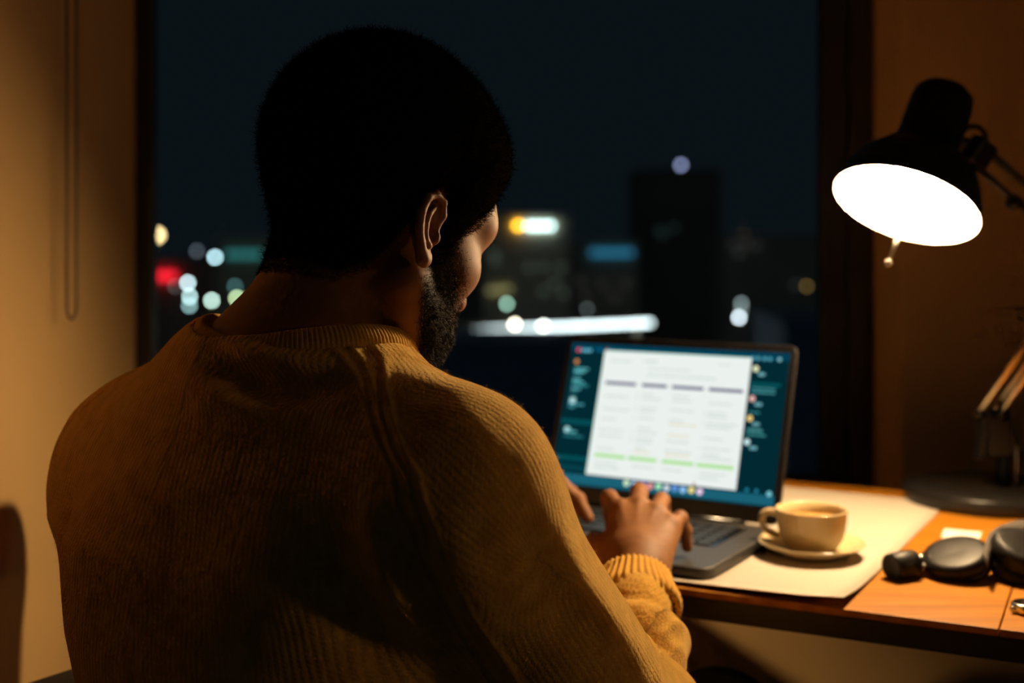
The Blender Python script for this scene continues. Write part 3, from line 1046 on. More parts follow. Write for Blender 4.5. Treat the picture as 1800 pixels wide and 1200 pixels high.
for c_ in (0.0, 0.010, 0.020):               # raised raglan ribs
    SV += SN * (0.0015 * np.exp(-((seam - c_) / 0.0032) ** 2))[:, None]
SN = normals(SV, SQ)
ur, vr = limb_uv(SV, [NB, SHR, ELR, WRR]); ul, vl = limb_uv(SV, [NB, SHL, ELL, WRL])
ku = np.where(seam < 0, lat_ + 0.18 * (SV[:, 2] - 0.9) * np.sign(lat_) * 0.8, np.where(lat_ > 0, ur, ul))
kv_ = np.where(seam < 0, SV[:, 2], np.where(lat_ > 0, vr, vl))

km = bpy.data.materials.new('mustard_knit'); km.use_nodes = True
nt = km.node_tree; b = nt.nodes['Principled BSDF']


def N(t, **kw):
    n = nt.nodes.new(t)
    for k, v in kw.items(): setattr(n, k, v)
    return n


def M2(op, a, b_=None, c_=None):
    n = N('ShaderNodeMath', operation=op)
    for i, x in enumerate((a, b_, c_)):
        if x is None: continue
        if isinstance(x, (int, float)): n.inputs[i].default_value = x
        else: nt.links.new(x, n.inputs[i])
    return n.outputs[0]


aku = N('ShaderNodeAttribute', attribute_name='ku').outputs['Fac']
akv = N('ShaderNodeAttribute', attribute_name='kv').outputs['Fac']
ase = N('ShaderNodeAttribute', attribute_name='seam').outputs['Fac']
rib = M2('POWER', M2('MULTIPLY_ADD', M2('SINE', M2('MULTIPLY', aku, 2 * math.pi / 0.0050)), 0.5, 0.5), 0.7)
zig = M2('MULTIPLY', M2('SINE', M2('MULTIPLY_ADD', akv, 2 * math.pi / 0.0042, M2('MULTIPLY', M2('SINE', M2('MULTIPLY', aku, 2 * math.pi / 0.0050)), 1.2))), 0.22)
hgt = M2('MULTIPLY', M2('ADD', rib, zig), M2('SUBTRACT', 1.0, M2('MULTIPLY', M2('GREATER_THAN', ase, 0.0), 0.55)))
sm = None
for c_ in (0.0, 0.010, 0.020):
    dd = M2('DIVIDE', M2('SUBTRACT', ase, c_), 0.0026)
    g = M2('POWER', 2.718, M2('MULTIPLY', M2('MULTIPLY', dd, dd), -1.0))
    sm = g if sm is None else M2('ADD', sm, g)
hgt = M2('ADD', M2('MULTIPLY', hgt, 0.65), M2('MULTIPLY', sm, 1.8))
tcn = N('ShaderNodeTexCoord')
nz = N('ShaderNodeTexNoise'); nz.inputs['Scale'].default_value = 420; nz.inputs['Detail'].default_value = 3
nt.links.new(tcn.outputs['Object'], nz.inputs['Vector'])
hgt = M2('ADD', hgt, M2('MULTIPLY', nz.outputs['Fac'], 1.3))
bp = N('ShaderNodeBump'); bp.inputs['Strength'].default_value = 0.65; bp.inputs['Distance'].default_value = 0.0014
nt.links.new(hgt, bp.inputs['Height']); nt.links.new(bp.outputs[0], b.inputs['Normal'])
nz2 = N('ShaderNodeTexNoise'); nz2.inputs['Scale'].default_value = 60; nz2.inputs['Detail'].default_value = 4
nt.links.new(tcn.outputs['Object'], nz2.inputs['Vector'])
crr = N('ShaderNodeValToRGB')
crr.color_ramp.elements[0].position = 0.35; crr.color_ramp.elements[0].color = (0.60, 0.310, 0.050, 1)
crr.color_ramp.elements[1].position = 0.65; crr.color_ramp.elements[1].color = (0.78, 0.430, 0.082, 1)
nt.links.new(nz2.outputs['Fac'], crr.inputs[0]); nt.links.new(crr.outputs[0], b.inputs['Base Color'])
b.inputs['Roughness'].default_value = 0.9
b.inputs['Specular IOR Level'].default_value = 0.1
b.inputs['Sheen Weight'].default_value = 1.0
b.inputs['Sheen Roughness'].default_value = 0.4
b.inputs['Subsurface Weight'].default_value = 0.22
b.inputs['Subsurface Radius'].default_value = (0.030, 0.016, 0.006)
b.inputs['Subsurface Scale'].default_value = 1.0
b.inputs['Sheen Tint'].default_value = (0.9, 0.6, 0.25, 1)
sweater = fast_mesh('sweater', SV, SQ, km, person, True, {'ku': ku, 'kv': kv_, 'seam': seam})
sweater['label'] = 'mustard yellow knitted sweater with raglan seams'
M_rib = mat('mustard_rib', (0.63, 0.335, 0.062), 0.9, noise=0.12, nscale=200, bump=0.4, spec=0.1, sheen=0.35, sheencol=(0.9, 0.6, 0.25))

# fine wool fuzz on the surface
fi = rng.choice(len(SV), 80000)
ok = SV[fi, 2] > 0.72
fi = fi[ok]
fd = SN[fi] * 0.5 + rng.normal(size=(len(fi), 3)) * 0.45; fd /= np.linalg.norm(fd, axis=1)[:, None]
M_fuzz = bpy.data.materials.new('wool_fibre'); M_fuzz.use_nodes = True
nt = M_fuzz.node_tree
tl_ = nt.nodes.new('ShaderNodeBsdfTranslucent'); tl_.inputs[0].default_value = (0.72, 0.42, 0.10, 1)
mxs = nt.nodes.new('ShaderNodeMixShader'); mxs.inputs[0].default_value = 0.5
pb = nt.nodes['Principled BSDF']; pb.inputs['Base Color'].default_value = (0.72, 0.42, 0.10, 1); pb.inputs['Roughness'].default_value = 0.9
nt.links.new(pb.outputs[0], mxs.inputs[1]); nt.links.new(tl_.outputs[0], mxs.inputs[2]); nt.links.new(mxs.outputs[0], nt.nodes['Material Output'].inputs[0])
strands('wool_fuzz', SV[fi] - SN[fi] * 0.0006, fd, rng.uniform(0.002, 0.0055, len(fi)), 0.00013, M_fuzz, sweater, 0.5, 2)

# ribbed collar: a band swept round the neckline
NC = np.array([-0.187, 1.118, 0])
cpts = []
for ang, ra, z in ((0, 0.090, 1.046), (35, 0.096, 1.053), (70, 0.100, 1.058), (105, 0.098, 1.050), (140, 0.094, 1.030), (180, 0.092, 1.008),
                   (220, 0.086, 1.028), (255, 0.086, 1.048), (290, 0.092, 1.060), (325, 0.092, 1.054)):
    a = math.radians(ang)                      # 0 = back of the neck, 90 = right
    q = NC + (ra + 0.003) * (math.sin(a) * tr_ - math.cos(a) * tf_ * 0.93)
    cpts.append([q[0], q[1], z])
NS = 640
ringp = spline(cpts, NS, True) + np.array([0, 0, 0.004])
V = []; Fc = []
sec = [(-0.0035, -0.014), (0.0015, -0.013), (0.0045, -0.007), (0.0050, 0.0), (0.0035, 0.007), (0.0, 0.0105), (-0.0035, 0.009), (-0.0045, 0.0), (-0.0045, -0.009)]
for i, p in enumerate(ringp):
    out = p - np.array([NC[0], NC[1], p[2]]); out /= np.linalg.norm(out)
    upc = np.array([0, 0, 1.0]) - out * 0.85; upc /= np.linalg.norm(upc)
    oc = np.cross(np.cross(upc, out), upc); oc /= np.linalg.norm(oc)
    w = 0.0005 * math.sin(2 * math.pi * 160 * i / NS)
    for a, c in sec:
        V.append(p + oc * (a + (w if a > 0.001 else 0)) + upc * c)
ns = len(sec)
for i in range(NS):
    i2 = (i + 1) % NS
    for j in range(ns):
        j2 = (j + 1) % ns
        Fc.append([i * ns + j, i2 * ns + j, i2 * ns + j2, i * ns + j2])
build('collar', V, [f[::-1] for f in Fc], M_rib, sweater, True)


def cuff(S, W, r0, r1, L, back):
    axd = (W - S) / np.linalg.norm(W - S)
    n_ = np.cross(axd, [0, 0, 1.0]); n_ /= np.linalg.norm(n_); m_ = np.cross(axd, n_)
    V = []; Fc = []
    NSc = 300
    prof = [(0.0, r0 - 0.004), (0.0, r0), (0.25, r0 + 0.001), (0.5, (r0 + r1) / 2 + 0.001), (0.8, r1 + 0.001), (0.97, r1), (1.0, r1 - 0.002), (1.0, r1 - 0.006), (0.6, r1 - 0.006)]
    for t, r in prof:
        for j in range(NSc):
            a = 2 * math.pi * j / NSc
            rr = r + (0.0014 * math.sin(38 * a) if r > r1 - 0.003 else 0)
            V.append(W + axd * (L * t - back) + (n_ * math.cos(a) * 1.12 + m_ * math.sin(a) * 0.92) * rr)
    for i in range(len(prof) - 1):
        for j in range(NSc):
            j2 = (j + 1) % NSc
            Fc.append([i * NSc + j, i * NSc + j2, (i + 1) * NSc + j2, (i + 1) * NSc + j])
    return build('cuff', V, Fc, M_rib, sweater, True)


cuff(ELR, WRR, 0.042, 0.034, 0.055, 0.084)
cuff(ELL, WRL, 0.041, 0.034, 0.055, 0.050)

# ---- body: head, neck, shoulders, arms, hands, legs in one mesh
HA = math.radians(44)
HP = math.radians(23)
hr = np.array([math.cos(HA), -math.sin(HA), 0]); hf0 = np.array([math.sin(HA), math.cos(HA), 0])
hf = hf0 * math.cos(HP) - np.array([0, 0, 1]) * math.sin(HP)
hu = hf0 * math.sin(HP) + np.array([0, 0, 1]) * math.cos(HP)
HC = np.array([-0.123, 1.13, 1.148])
HS = 1.05
RH = np.c_[hr, hf, hu]


def toH(p): return (p - HC) @ RH / HS
def fromH(q): return HC + (np.asarray(q) * HS) @ RH.T


def skull(q):
    x = np.abs(q[:, 0]); qs = np.c_[x, q[:, 1], q[:, 2]]
    d = sd_ell(qs, (0, -0.012, 0.050), (0.076, 0.098, 0.086))
    d = smin(d, sd_ell(qs, (0, 0.036, 0.045), (0.063, 0.066, 0.062)), 0.03)
    d = smin(d, sd_ell(qs, (0, 0.042, -0.034), (0.060, 0.052, 0.078)), 0.03)
    d = smin(d, sd_cap(qs, (0.054, 0.004, -0.045), (0.016, 0.070, -0.106), 0.018, 0.017), 0.03)
    d = smin(d, sd_ell(qs, (0.046, 0.054, -0.012), (0.021, 0.028, 0.022)), 0.02)
    d = smin(d, sd_cap(qs, (0.047, 0.072, 0.033), (0.0, 0.092, 0.030), 0.014, 0.013), 0.018)
    d = smin(d, sd_ell(qs, (0, 0.075, -0.103), (0.022, 0.020, 0.020)), 0.02)
    d = smin(d, sd_ell(qs, (0, 0.088, -0.062), (0.028, 0.016, 0.024)), 0.02)
    d = smax(d, -sd_ell(qs, (0.032, 0.106, 0.010), (0.016, 0.017, 0.011)), 0.012)
    d = smin(d, np.linalg.norm(qs - [0.032, 0.081, 0.010], axis=1) - 0.0125, 0.003)
    d = smin(d, sd_cap(qs, (0, 0.092, 0.020), (0, 0.106, -0.024), 0.009, 0.0130), 0.012)
    d = smin(d, np.linalg.norm(qs - [0.014, 0.100, -0.027], axis=1) - 0.0095, 0.008)
    d = smin(d, sd_cap(qs, (0.0, 0.103, -0.056), (0.024, 0.090, -0.060), 0.0065, 0.004), 0.005)
    d = smin(d, sd_cap(qs, (0.0, 0.101, -0.069), (0.022, 0.089, -0.067), 0.0075, 0.004), 0.005)
    return d


EAR_T = math.radians(-2)


def ear(q):
    x = np.abs(q[:, 0])
    e = np.c_[x - 0.0760, q[:, 1] + 0.009, q[:, 2] + 0.004] / 0.88
    c, s = math.cos(EAR_T), math.sin(EAR_T)
    tl = math.radians(8)
    w = e[:, 0] * c + e[:, 1] * s; u = -e[:, 0] * s + e[:, 1] * c; v = e[:, 2]
    u, v = u * math.cos(tl) + v * math.sin(tl), -u * math.sin(tl) + v * math.cos(tl)
    E = np.c_[u, v, w]
    hx = [(0.006, 0.002, 0.004), (0.011, 0.016, 0.006), (0.006, 0.028, 0.008), (-0.006, 0.0325, 0.010), (-0.016, 0.026, 0.012), (-0.0205, 0.012, 0.013), (-0.019, -0.004, 0.013), (-0.012, -0.018, 0.011), (-0.004, -0.028, 0.008)]
    d = sd_chain(E, hx, [0.003, 0.0036, 0.0042, 0.0044, 0.0044, 0.0042, 0.004, 0.0042, 0.0062], 0.002)
    d = smin(d, sd_ell(E, (-0.005, 0.004, 0.0035), (0.0165, 0.029, 0.0040)), 0.004)
    d = smin(d, sd_chain(E, [(-0.002, 0.021, 0.008), (-0.0095, 0.012, 0.0105), (-0.0115, 0.0, 0.0115), (-0.0075, -0.0105, 0.0105), (-0.001, -0.015, 0.009)], [0.0026, 0.003, 0.0033, 0.0033, 0.0032], 0.002), 0.002)
    d = smin(d, sd_ell(E, (0.0075, -0.006, 0.0055), (0.0045, 0.0065, 0.0050)), 0.003)
    d = smin(d, sd_ell(E, (-0.001, -0.0275, 0.006), (0.0085, 0.0085, 0.0042)), 0.005)
    d = smax(d, -sd_ell(E, (-0.001, -0.001, 0.010), (0.0072, 0.0090, 0.0085)), 0.003)
    return d * 0.88


def head_sdf(p):
    q = toH(p)
    d = skull(q)
    d = smin(d, ear(q), 0.004)
    d = d * HS
    d = smin(d, sd_cap(p, [-0.205, 1.112, 0.99], [-0.150, 1.125, 1.130], 0.0665, 0.0600), 0.025)
    d = smin(d, sd_cap(p, [-0.205, 1.112, 0.985], SHR * 0.55 + np.array([-0.205, 1.112, 0.985]) * 0.45, 0.058, 0.050), 0.04)
    d = smin(d, sd_cap(p, [-0.216, 1.122, 1.014], SHL * 0.55 + np.array([-0.205, 1.112, 0.985]) * 0.45, 0.068, 0.052), 0.04)
    return smax(d, torso_clip(p), 0.01)


def torso_clip(p):
    return 0.975 - p[:, 2]


BV, BQ = surface(head_sdf, (-0.36, 0.95, 0.955), (0.02, 1.34, 1.34), 0.0020)
parts = [(BV, BQ)]

RW_ = WRR
fingers_r = {
    'thumb': [(0.118, 1.402, 0.783), (0.100, 1.436, 0.785), (0.097, 1.468, 0.786), (0.106, 1.493, 0.779)],
    'index': [(0.126, 1.456, 0.824), (0.1165, 1.4960, 0.830), (0.119, 1.512, 0.808), (0.121, 1.515, 0.784)],
    'middle': [(0.147, 1.458, 0.828), (0.153, 1.506, 0.836), (0.157, 1.527, 0.812), (0.160, 1.531, 0.785)],
    'ring': [(0.167, 1.449, 0.822), (0.178, 1.490, 0.828), (0.184, 1.508, 0.806), (0.187, 1.511, 0.782)],
    'pinky': [(0.181, 1.434, 0.810), (0.1965, 1.462, 0.814), (0.2035, 1.470, 0.798), (0.2055, 1.469, 0.779)]}
fingers_l = {
    'thumb': [(-0.060, 1.532, 0.790), (-0.012, 1.536, 0.789), (0.028, 1.549, 0.787), (0.062, 1.562, 0.779)],
    'index': [(0.008, 1.578, 0.824), (0.052, 1.596, 0.829), (0.076, 1.594, 0.809), (0.088, 1.582, 0.788)],
    'middle': [(0.000, 1.597, 0.826), (0.047, 1.620, 0.832), (0.069, 1.625, 0.810), (0.078, 1.622, 0.786)],
    'ring': [(-0.012, 1.614, 0.820), (0.030, 1.642, 0.824), (0.050, 1.650, 0.802), (0.058, 1.650, 0.780)],
    'pinky': [(-0.024, 1.628, 0.812), (0.008, 1.656, 0.814), (0.024, 1.664, 0.798), (0.031, 1.666, 0.779)]}
fingers_l = {k: [(a + 0.008, b, c) for a, b, c in v] for k, v in fingers_l.items()}
frad = {'thumb': (0.0125, 0.0115, 0.0100, 0.0085), 'index': (0.0105, 0.0098, 0.0085, 0.0075), 'middle': (0.0108, 0.0100, 0.0088, 0.0077),
        'ring': (0.0102, 0.0094, 0.0083, 0.0073), 'pinky': (0.0092, 0.0083, 0.0073, 0.0064)}


def hand_sdf(fg, W, E):
    W = np.asarray(W); E = np.asarray(E)
    def fn(p):
        d = sd_cap(p, E + (W - E) * 0.45, W, 0.036, 0.0255)
        pal = None
        for k in ('index', 'middle', 'ring', 'pinky'):
            m = np.array(fg[k][0])
            w0 = W + (m - np.array(fg['middle'][0])) * 0.45
            e = sd_cap(p, w0, m - np.array([0, 0, 0.003]), 0.0180, 0.0135)
            pal = e if pal is None else smin(pal, e, 0.018)
        d = smin(d, pal, 0.022)
        e = sd_cap(p, W + (np.array(fg['thumb'][0]) - W) * 0.4, np.array(fg['thumb'][1]), 0.016, 0.0125)
        d = smin(d, e, 0.016)
        e = sd_cap(p, np.array(fg['thumb'][0]) * 0.4 + np.array(fg['index'][0]) * 0.6 - [0, 0, 0.008], np.array(fg['thumb'][1]), 0.012, 0.010)
        d = smin(d, e, 0.014)
        for k in fg:
            e = sd_chain(p, fg[k], frad[k], 0.003)
            for i in (1, 2):                   # knuckles
                e = smin(e, np.linalg.norm(p - np.array(fg[k][i]), axis=1) - frad[k][i] * 1.07, 0.003)
            d = smin(d, e, 0.0065)
            if k != 'thumb':
                m = np.array(fg[k][0])
                d = smin(d, np.linalg.norm(p - (m + [0, 0, 0.0012]), axis=1) - 0.0108, 0.006)
                # extensor tendon
                w0 = W + (m - np.array(fg['middle'][0])) * 0.3 + np.array([0, 0, 0.019])
                d = smin(d, sd_cap(p, w0 * 0.75 + m * 0.25 + [0, 0, 0.001], m + [0, 0, 0.0098], 0.0020, 0.0028), 0.005)
        return d
    return fn


for fg, W, E in ((fingers_r, WRR, ELR), (fingers_l, WRL, ELL)):
    al = np.array([q for k in fg for q in fg[k]] + [W, E + (W - E) * 0.45])
    hv, hq = surface(hand_sdf(fg, W, E), al.min(0) - 0.05, al.max(0) + 0.05, 0.0016)
    parts.append((hv, hq))
# trunk, arms and legs under the clothes
HIPR = np.array([-0.13, 1.07, 0.55]); HIPL = np.array([-0.28, 1.18, 0.55])
KNR = np.array([0.235, 1.42, 0.578]); KNL = np.array([0.01, 1.58, 0.585])
ANR = np.array([0.20, 1.50, 0.09]); ANL = np.array([-0.02, 1.70, 0.09])


def legs(p, g):
    d = None
    for h_, k_, a_ in ((HIPR, KNR, ANR), (HIPL, KNL, ANL)):
        e = smin(sd_cap(p, h_, k_, 0.085 + g, 0.058 + g), sd_cap(p, k_, a_, 0.055 + g, 0.038 + g), 0.02)
        ft = a_ + tf_ * 0.17 - [0, 0, 0.045]
        d = e if d is None else smin(d, e, 0.02)
    return smin(d, sd_ell(p, (HIPR + HIPL) / 2 - [0, 0, 0.01], (0.17, 0.14, 0.11), rotz(-FA)), 0.05)


def trunk(p):
    d = torso(p, -0.055)
    d = smin(d, sd_cap(p, SHR, ELR, 0.044, 0.036), 0.03); d = smin(d, sd_cap(p, SHL, ELL, 0.044, 0.036), 0.03)
    d = smin(d, sd_cap(p, ELR, ELR + (WRR - ELR) * 0.6, 0.042, 0.032), 0.02); d = smin(d, sd_cap(p, ELL, ELL + (WRL - ELL) * 0.6, 0.042, 0.032), 0.02)
    d = smin(d, legs(p, -0.008), 0.04)
    for a_ in (ANR, ANL):
        d = smin(d, sd_cap(p, a_ - [0, 0, 0.045], a_ + tf_ * 0.13 - [0, 0, 0.055], 0.030, 0.025), 0.02)
    return smax(d, p[:, 2] - 0.99, 0.01)


parts.append(surface(trunk, (-0.56, 0.86, -0.01), (0.40, 1.90, 1.02), 0.009, 3))
AV = np.concatenate([v for v, q in parts]); offs = np.cumsum([0] + [len(v) for v, q in parts[:-1]])
AQ = np.concatenate([q + o_ for (v, q), o_ in zip(parts, offs)])
# beard / scalp mask on the head
q = toH(AV)
ishead = np.arange(len(AV)) < len(BV)


def beard_mask(q):
    x = np.abs(q[:, 0])
    top = np.interp(q[:, 1], [-0.01, 0.02, 0.045, 0.07, 0.09], [0.02, 0.020, -0.008, -0.040, -0.048])
    m = np.clip((top + 0.012 - q[:, 2]) / 0.032, 0, 1) ** 1.3
    m *= np.clip((q[:, 1] - (0.004 + np.clip(-(q[:, 2] + 0.05), 0, 1) * 0.75)) / 0.010, 0, 1)
    m *= np.clip((q[:, 2] + 0.150) / 0.010, 0, 1)
    lips = np.exp(-((x / 0.022) ** 2 + ((q[:, 2] + 0.063) / 0.010) ** 2) ** 2) * (q[:, 1] > 0.085)
    return m * (1 - lips)


HLy = np.array([-0.13, -0.075, -0.045, -0.028, -0.020, -0.008, 0.006, 0.014, 0.028, 0.040, 0.055, 0.070, 0.085, 0.12])
HLz = np.array([-0.050, -0.054, -0.054, -0.036, 0.018, 0.036, 0.034, -0.012, -0.010, 0.022, 0.036, 0.066, 0.080, 0.085])


def hairline(q):
    return q[:, 2] - np.interp(q[:, 1], HLy, HLz)


bmask = beard_mask(q) * ishead
hmask = np.clip(hairline(q) / 0.006 + 0.5, 0, 1) * ishead * (np.abs(q[:, 0]) < 0.083)
# skin material
skm = bpy.data.materials.new('skin'); skm.use_nodes = True
nt = skm.node_tree; b = nt.nodes['Principled BSDF']
tcn = N('ShaderNodeTexCoord')
n1s = N('ShaderNodeTexNoise'); n1s.inputs['Scale'].default_value = 45; n1s.inputs['Detail'].default_value = 5
n2s = N('ShaderNodeTexNoise'); n2s.inputs['Scale'].default_value = 700; n2s.inputs['Detail'].default_value = 2
nt.links.new(tcn.outputs['Object'], n1s.inputs['Vector']); nt.links.new(tcn.outputs['Object'], n2s.inputs['Vector'])
c1 = N('ShaderNodeValToRGB')
c1.color_ramp.elements[0].position = 0.3; c1.color_ramp.elements[0].color = (0.190, 0.072, 0.022, 1)
c1.color_ramp.elements[1].position = 0.7; c1.color_ramp.elements[1].color = (0.280, 0.118, 0.038, 1)
nt.links.new(n1s.outputs['Fac'], c1.inputs[0])
mxn = N('ShaderNodeMix', data_type='RGBA')
mxn.inputs[7].default_value = (0.009, 0.006, 0.004, 1)
nt.links.new(c1.outputs[0], mxn.inputs[6])
nt.links.new(M2('MULTIPLY', N('ShaderNodeAttribute', attribute_name='beard').outputs['Fac'], 0.92), mxn.inputs[0])
nt.links.new(mxn.outputs[2], b.inputs['Base Color'])
b.inputs['Roughness'].default_value = 0.62
b.inputs['Specular IOR Level'].default_value = 0.35
b.inputs['Subsurface Weight'].default_value = 0.12
b.inputs['Subsurface Radius'].default_value = (0.012, 0.004, 0.002)
b.inputs['Subsurface Scale'].default_value = 0.4
bp = N('ShaderNodeBump'); bp.inputs['Strength'].default_value = 0.25; bp.inputs['Distance'].default_value = 0.0006
nt.links.new(n2s.outputs['Fac'], bp.inputs['Height']); nt.links.new(bp.outputs[0], b.inputs['Normal'])
body = fast_mesh('body', AV, AQ, skm, person, True, {'beard': np.maximum(bmask, hmask)})
body['label'] = 'dark brown skin of head, neck and hands'

# trousers and shoes
M_trs = mat('dark_trousers', (0.010, 0.010, 0.012), 0.85, noise=0.2, nscale=150, bump=0.2)
TV, TQ = surface(lambda p: smax(legs(p, 0.012), np.maximum(0.085 - p[:, 2], p[:, 2] - 0.68), 0.01), (-0.52, 0.84, 0.05), (0.42, 1.84, 0.72), 0.008, 3)
fast_mesh('trousers', TV, TQ, M_trs, person)
M_shoe = mat('dark_shoe', (0.02, 0.018, 0.016), 0.5, noise=0.1, nscale=60)
for a_ in (ANR, ANL):
    def shoe(p, a_=a_):
        d = smin(sd_cap(p, a_ - [0, 0, 0.045], a_ + tf_ * 0.15 - [0, 0, 0.055], 0.044, 0.036), sd_cap(p, a_ - [0, 0, 0.04], a_, 0.044, 0.05), 0.02)
        return smax(d, 0.002 - p[:, 2], 0.004)
    v_, q_ = surface(shoe, a_ - [0.14, 0.14, 0.1], a_ + [0.24, 0.26, 0.08], 0.006, 3)
    fast_mesh('shoe', v_, q_, M_shoe, person)

# hair: dense rough shell plus short coily strands
M_hair = bpy.data.materials.new('black_hair'); M_hair.use_nodes = True
nt = M_hair.node_tree; nt.nodes.clear()
hd_ = nt.nodes.new('ShaderNodeBsdfDiffuse'); ho_ = nt.nodes.new('ShaderNodeOutputMaterial')
hn_ = nt.nodes.new('ShaderNodeTexNoise'); hn_.inputs['Scale'].default_value = 420
hc_ = nt.nodes.new('ShaderNodeValToRGB')
hc_.color_ramp.elements[0].position = 0.4; hc_.color_ramp.elements[0].color = (0.0020, 0.0014, 0.0010, 1)
hc_.color_ramp.elements[1].position = 0.7; hc_.color_ramp.elements[1].color = (0.0090, 0.0062, 0.0040, 1)
nt.links.new(hn_.outputs['Fac'], hc_.inputs[0]); nt.links.new(hc_.outputs[0], hd_.inputs[0]); nt.links.new(hd_.outputs[0], ho_.inputs[0])


def hair_sdf(p):
    q = toH(p)
    d = sd_ell(q, (0, -0.018, 0.060), (0.0945, 0.113, 0.109)) * HS
    d = smin(d, sd_ell(q, (0, 0.030, 0.075), (0.074, 0.070, 0.068)) * HS, 0.03)
    # the hair thins out towards the hairline
    hl = hairline(q)
    th = np.minimum(np.interp(q[:, 2], [-0.07, -0.03, 0.02, 0.06, 0.10], [0.004, 0.009, 0.018, 0.030, 0.047]), 0.003 + 0.75 * np.maximum(hl, 0))
    under = smin(skull(q) * HS, sd_cap(p, [-0.205, 1.112, 0.99], [-0.150, 1.125, 1.130], 0.0665, 0.0600), 0.025)
    nb = np.clip((-q[:, 1] - 0.01) / 0.03, 0, 1)
    d0 = smin(d, np.where(nb > 0, under - 0.005, 1.0), 0.02)
    d = d * (1 - nb) + d0 * nb
    d = smax(d, under - th, 0.010)
    d = smax(d, -hl * 0.8, 0.006)
    return d + 0.0004 * (np.sin(p @ KH.T + PHH).sum(1) / 3.0)


KH = rng.normal(size=(14, 3)) * 330
PHH = rng.uniform(0, 6.28, 14)
HV, HQ = surface(hair_sdf, (-0.30, 0.95, 1.02), (0.06, 1.32, 1.36), 0.003)
HN = normals(HV, HQ)
hair = fast_mesh('hair', HV, HQ, M_hair, person)
hair['label'] = 'short black coily hair'
si = rng.integers(0, len(HQ), 90000)
w4 = rng.dirichlet(np.ones(4), len(si))
rt = (HV[HQ[si]] * w4[:, :, None]).sum(1); nn_ = (HN[HQ[si]] * w4[:, :, None]).sum(1); nn_ /= np.linalg.norm(nn_, axis=1)[:, None]
dd_ = nn_ + rng.normal(size=nn_.shape) * 0.45; dd_ /= np.linalg.norm(dd_, axis=1)[:, None]
strands('hair_strands', rt - nn_ * 0.002, dd_, rng.uniform(0.005, 0.014, len(rt)), 0.00055, M_hair, hair, 1.1, 4)
# beard strands
hv_ = AV[:len(BV)]; qn = normals(AV, AQ)[:len(BV)]
wv = bmask[:len(BV)]
cand = np.where(wv > 0.05)[0]
pk = rng.choice(cand, 26000, p=wv[cand] / wv[cand].sum())
rt = hv_[pk] + rng.normal(size=(len(pk), 3)) * 0.0009
qz = toH(rt)
ln_b = np.interp(qz[:, 2], [-0.13, -0.10, -0.06, -0.02, 0.01], [0.013, 0.011, 0.007, 0.0035, 0.0022])
dd_ = qn[pk] * 0.8 + np.array([0, 0, -0.45]) + rng.normal(size=(len(pk), 3)) * 0.4; dd_ /= np.linalg.norm(dd_, axis=1)[:, None]
M_beard = mat('beard_hair', (0.0065, 0.0042, 0.0026), 0.6, noise=0.2, nscale=300, spec=0.16)
bo = strands('beard', rt, dd_, ln_b * rng.uniform(0.6, 1.2, len(pk)), 0.00036, M_beard, person, 0.6, 3)
# hairline fringe: soft short strands on the skin at the edge of the hair, and the eyebrows
hl = hairline(toH(hv_)); xq = toH(hv_)
cand = np.where((np.abs(hl - 0.004) < 0.016) & (np.abs(xq[:, 0]) < 0.081) & (xq[:, 2] > -0.07))[0]
eb = np.where((np.abs(xq[:, 2] - 0.030) < 0.005) & (np.abs(xq[:, 0]) > 0.012) & (np.abs(xq[:, 0]) < 0.050) & (xq[:, 1] > 0.06))[0]
pk = np.concatenate([rng.choice(cand, 24000), rng.choice(eb, 900)]) if len(eb) else rng.choice(cand, 24000)
dd_ = qn[pk] + rng.normal(size=(len(pk), 3)) * 0.5; dd_ /= np.linalg.norm(dd_, axis=1)[:, None]
strands('hair_fringe', hv_[pk] - qn[pk] * 0.0005, dd_, rng.uniform(0.003, 0.006, len(pk)), 0.00040, M_hair, hair, 0.6, 3)

# ------------------------------------------------------------------ desk chair (armrest just in view at the lower left)
M_ch = mat('chair_black', (0.008, 0.009, 0.009), 0.6, noise=0.2, nscale=90)
chc = np.array([-0.20, 1.10, 0.0])
chair = empty('desk_chair', chc); tag(chair, 'black desk chair under the person, armrest at lower left', 'chair')
Rt = np.c_[tr_, tf_, [0, 0, 1]]
MB().box(chc + tf_ * 0.02 + [0, 0, 0.425], (0.50, 0.48, 0.07), Rt, 0.025).build('seat', M_ch, chair, True)
MB().tube([chc + [0, 0, 0.10], chc + [0, 0, 0.39]], 0.028, 16).build('gas_post', M_ch, chair, True)
for k in range(5):
    a = math.radians(72 * k + 20)
    e = chc + np.array([math.cos(a), math.sin(a), 0]) * 0.28
    lg = MB().tube([chc + [0, 0, 0.11], e + [0, 0, 0.07]], [0.022, 0.014], 10).build('base_spoke', M_ch, chair, True)
    MB().sphere(e + [0, 0, 0.03], 0.028, 12, 8, (1, 1, 1)).build('caster', M_ch, lg, True)
for s in (-1, 1):
    MB().tube(spline([chc + tr_ * s * 0.24 + [0, 0, 0.40], chc + tr_ * s * 0.290 + [0, 0, 0.46], chc + tr_ * s * 0.295 + [0, 0, 0.665]], 10), 0.014, 10).build('arm_post', M_ch, chair, True)
    MB().box(chc + tr_ * s * 0.305 - tf_ * 0.07 + [0, 0, 0.675], (0.075, 0.24, 0.035), Rt, 0.014).build('armrest', M_ch, chair, True)

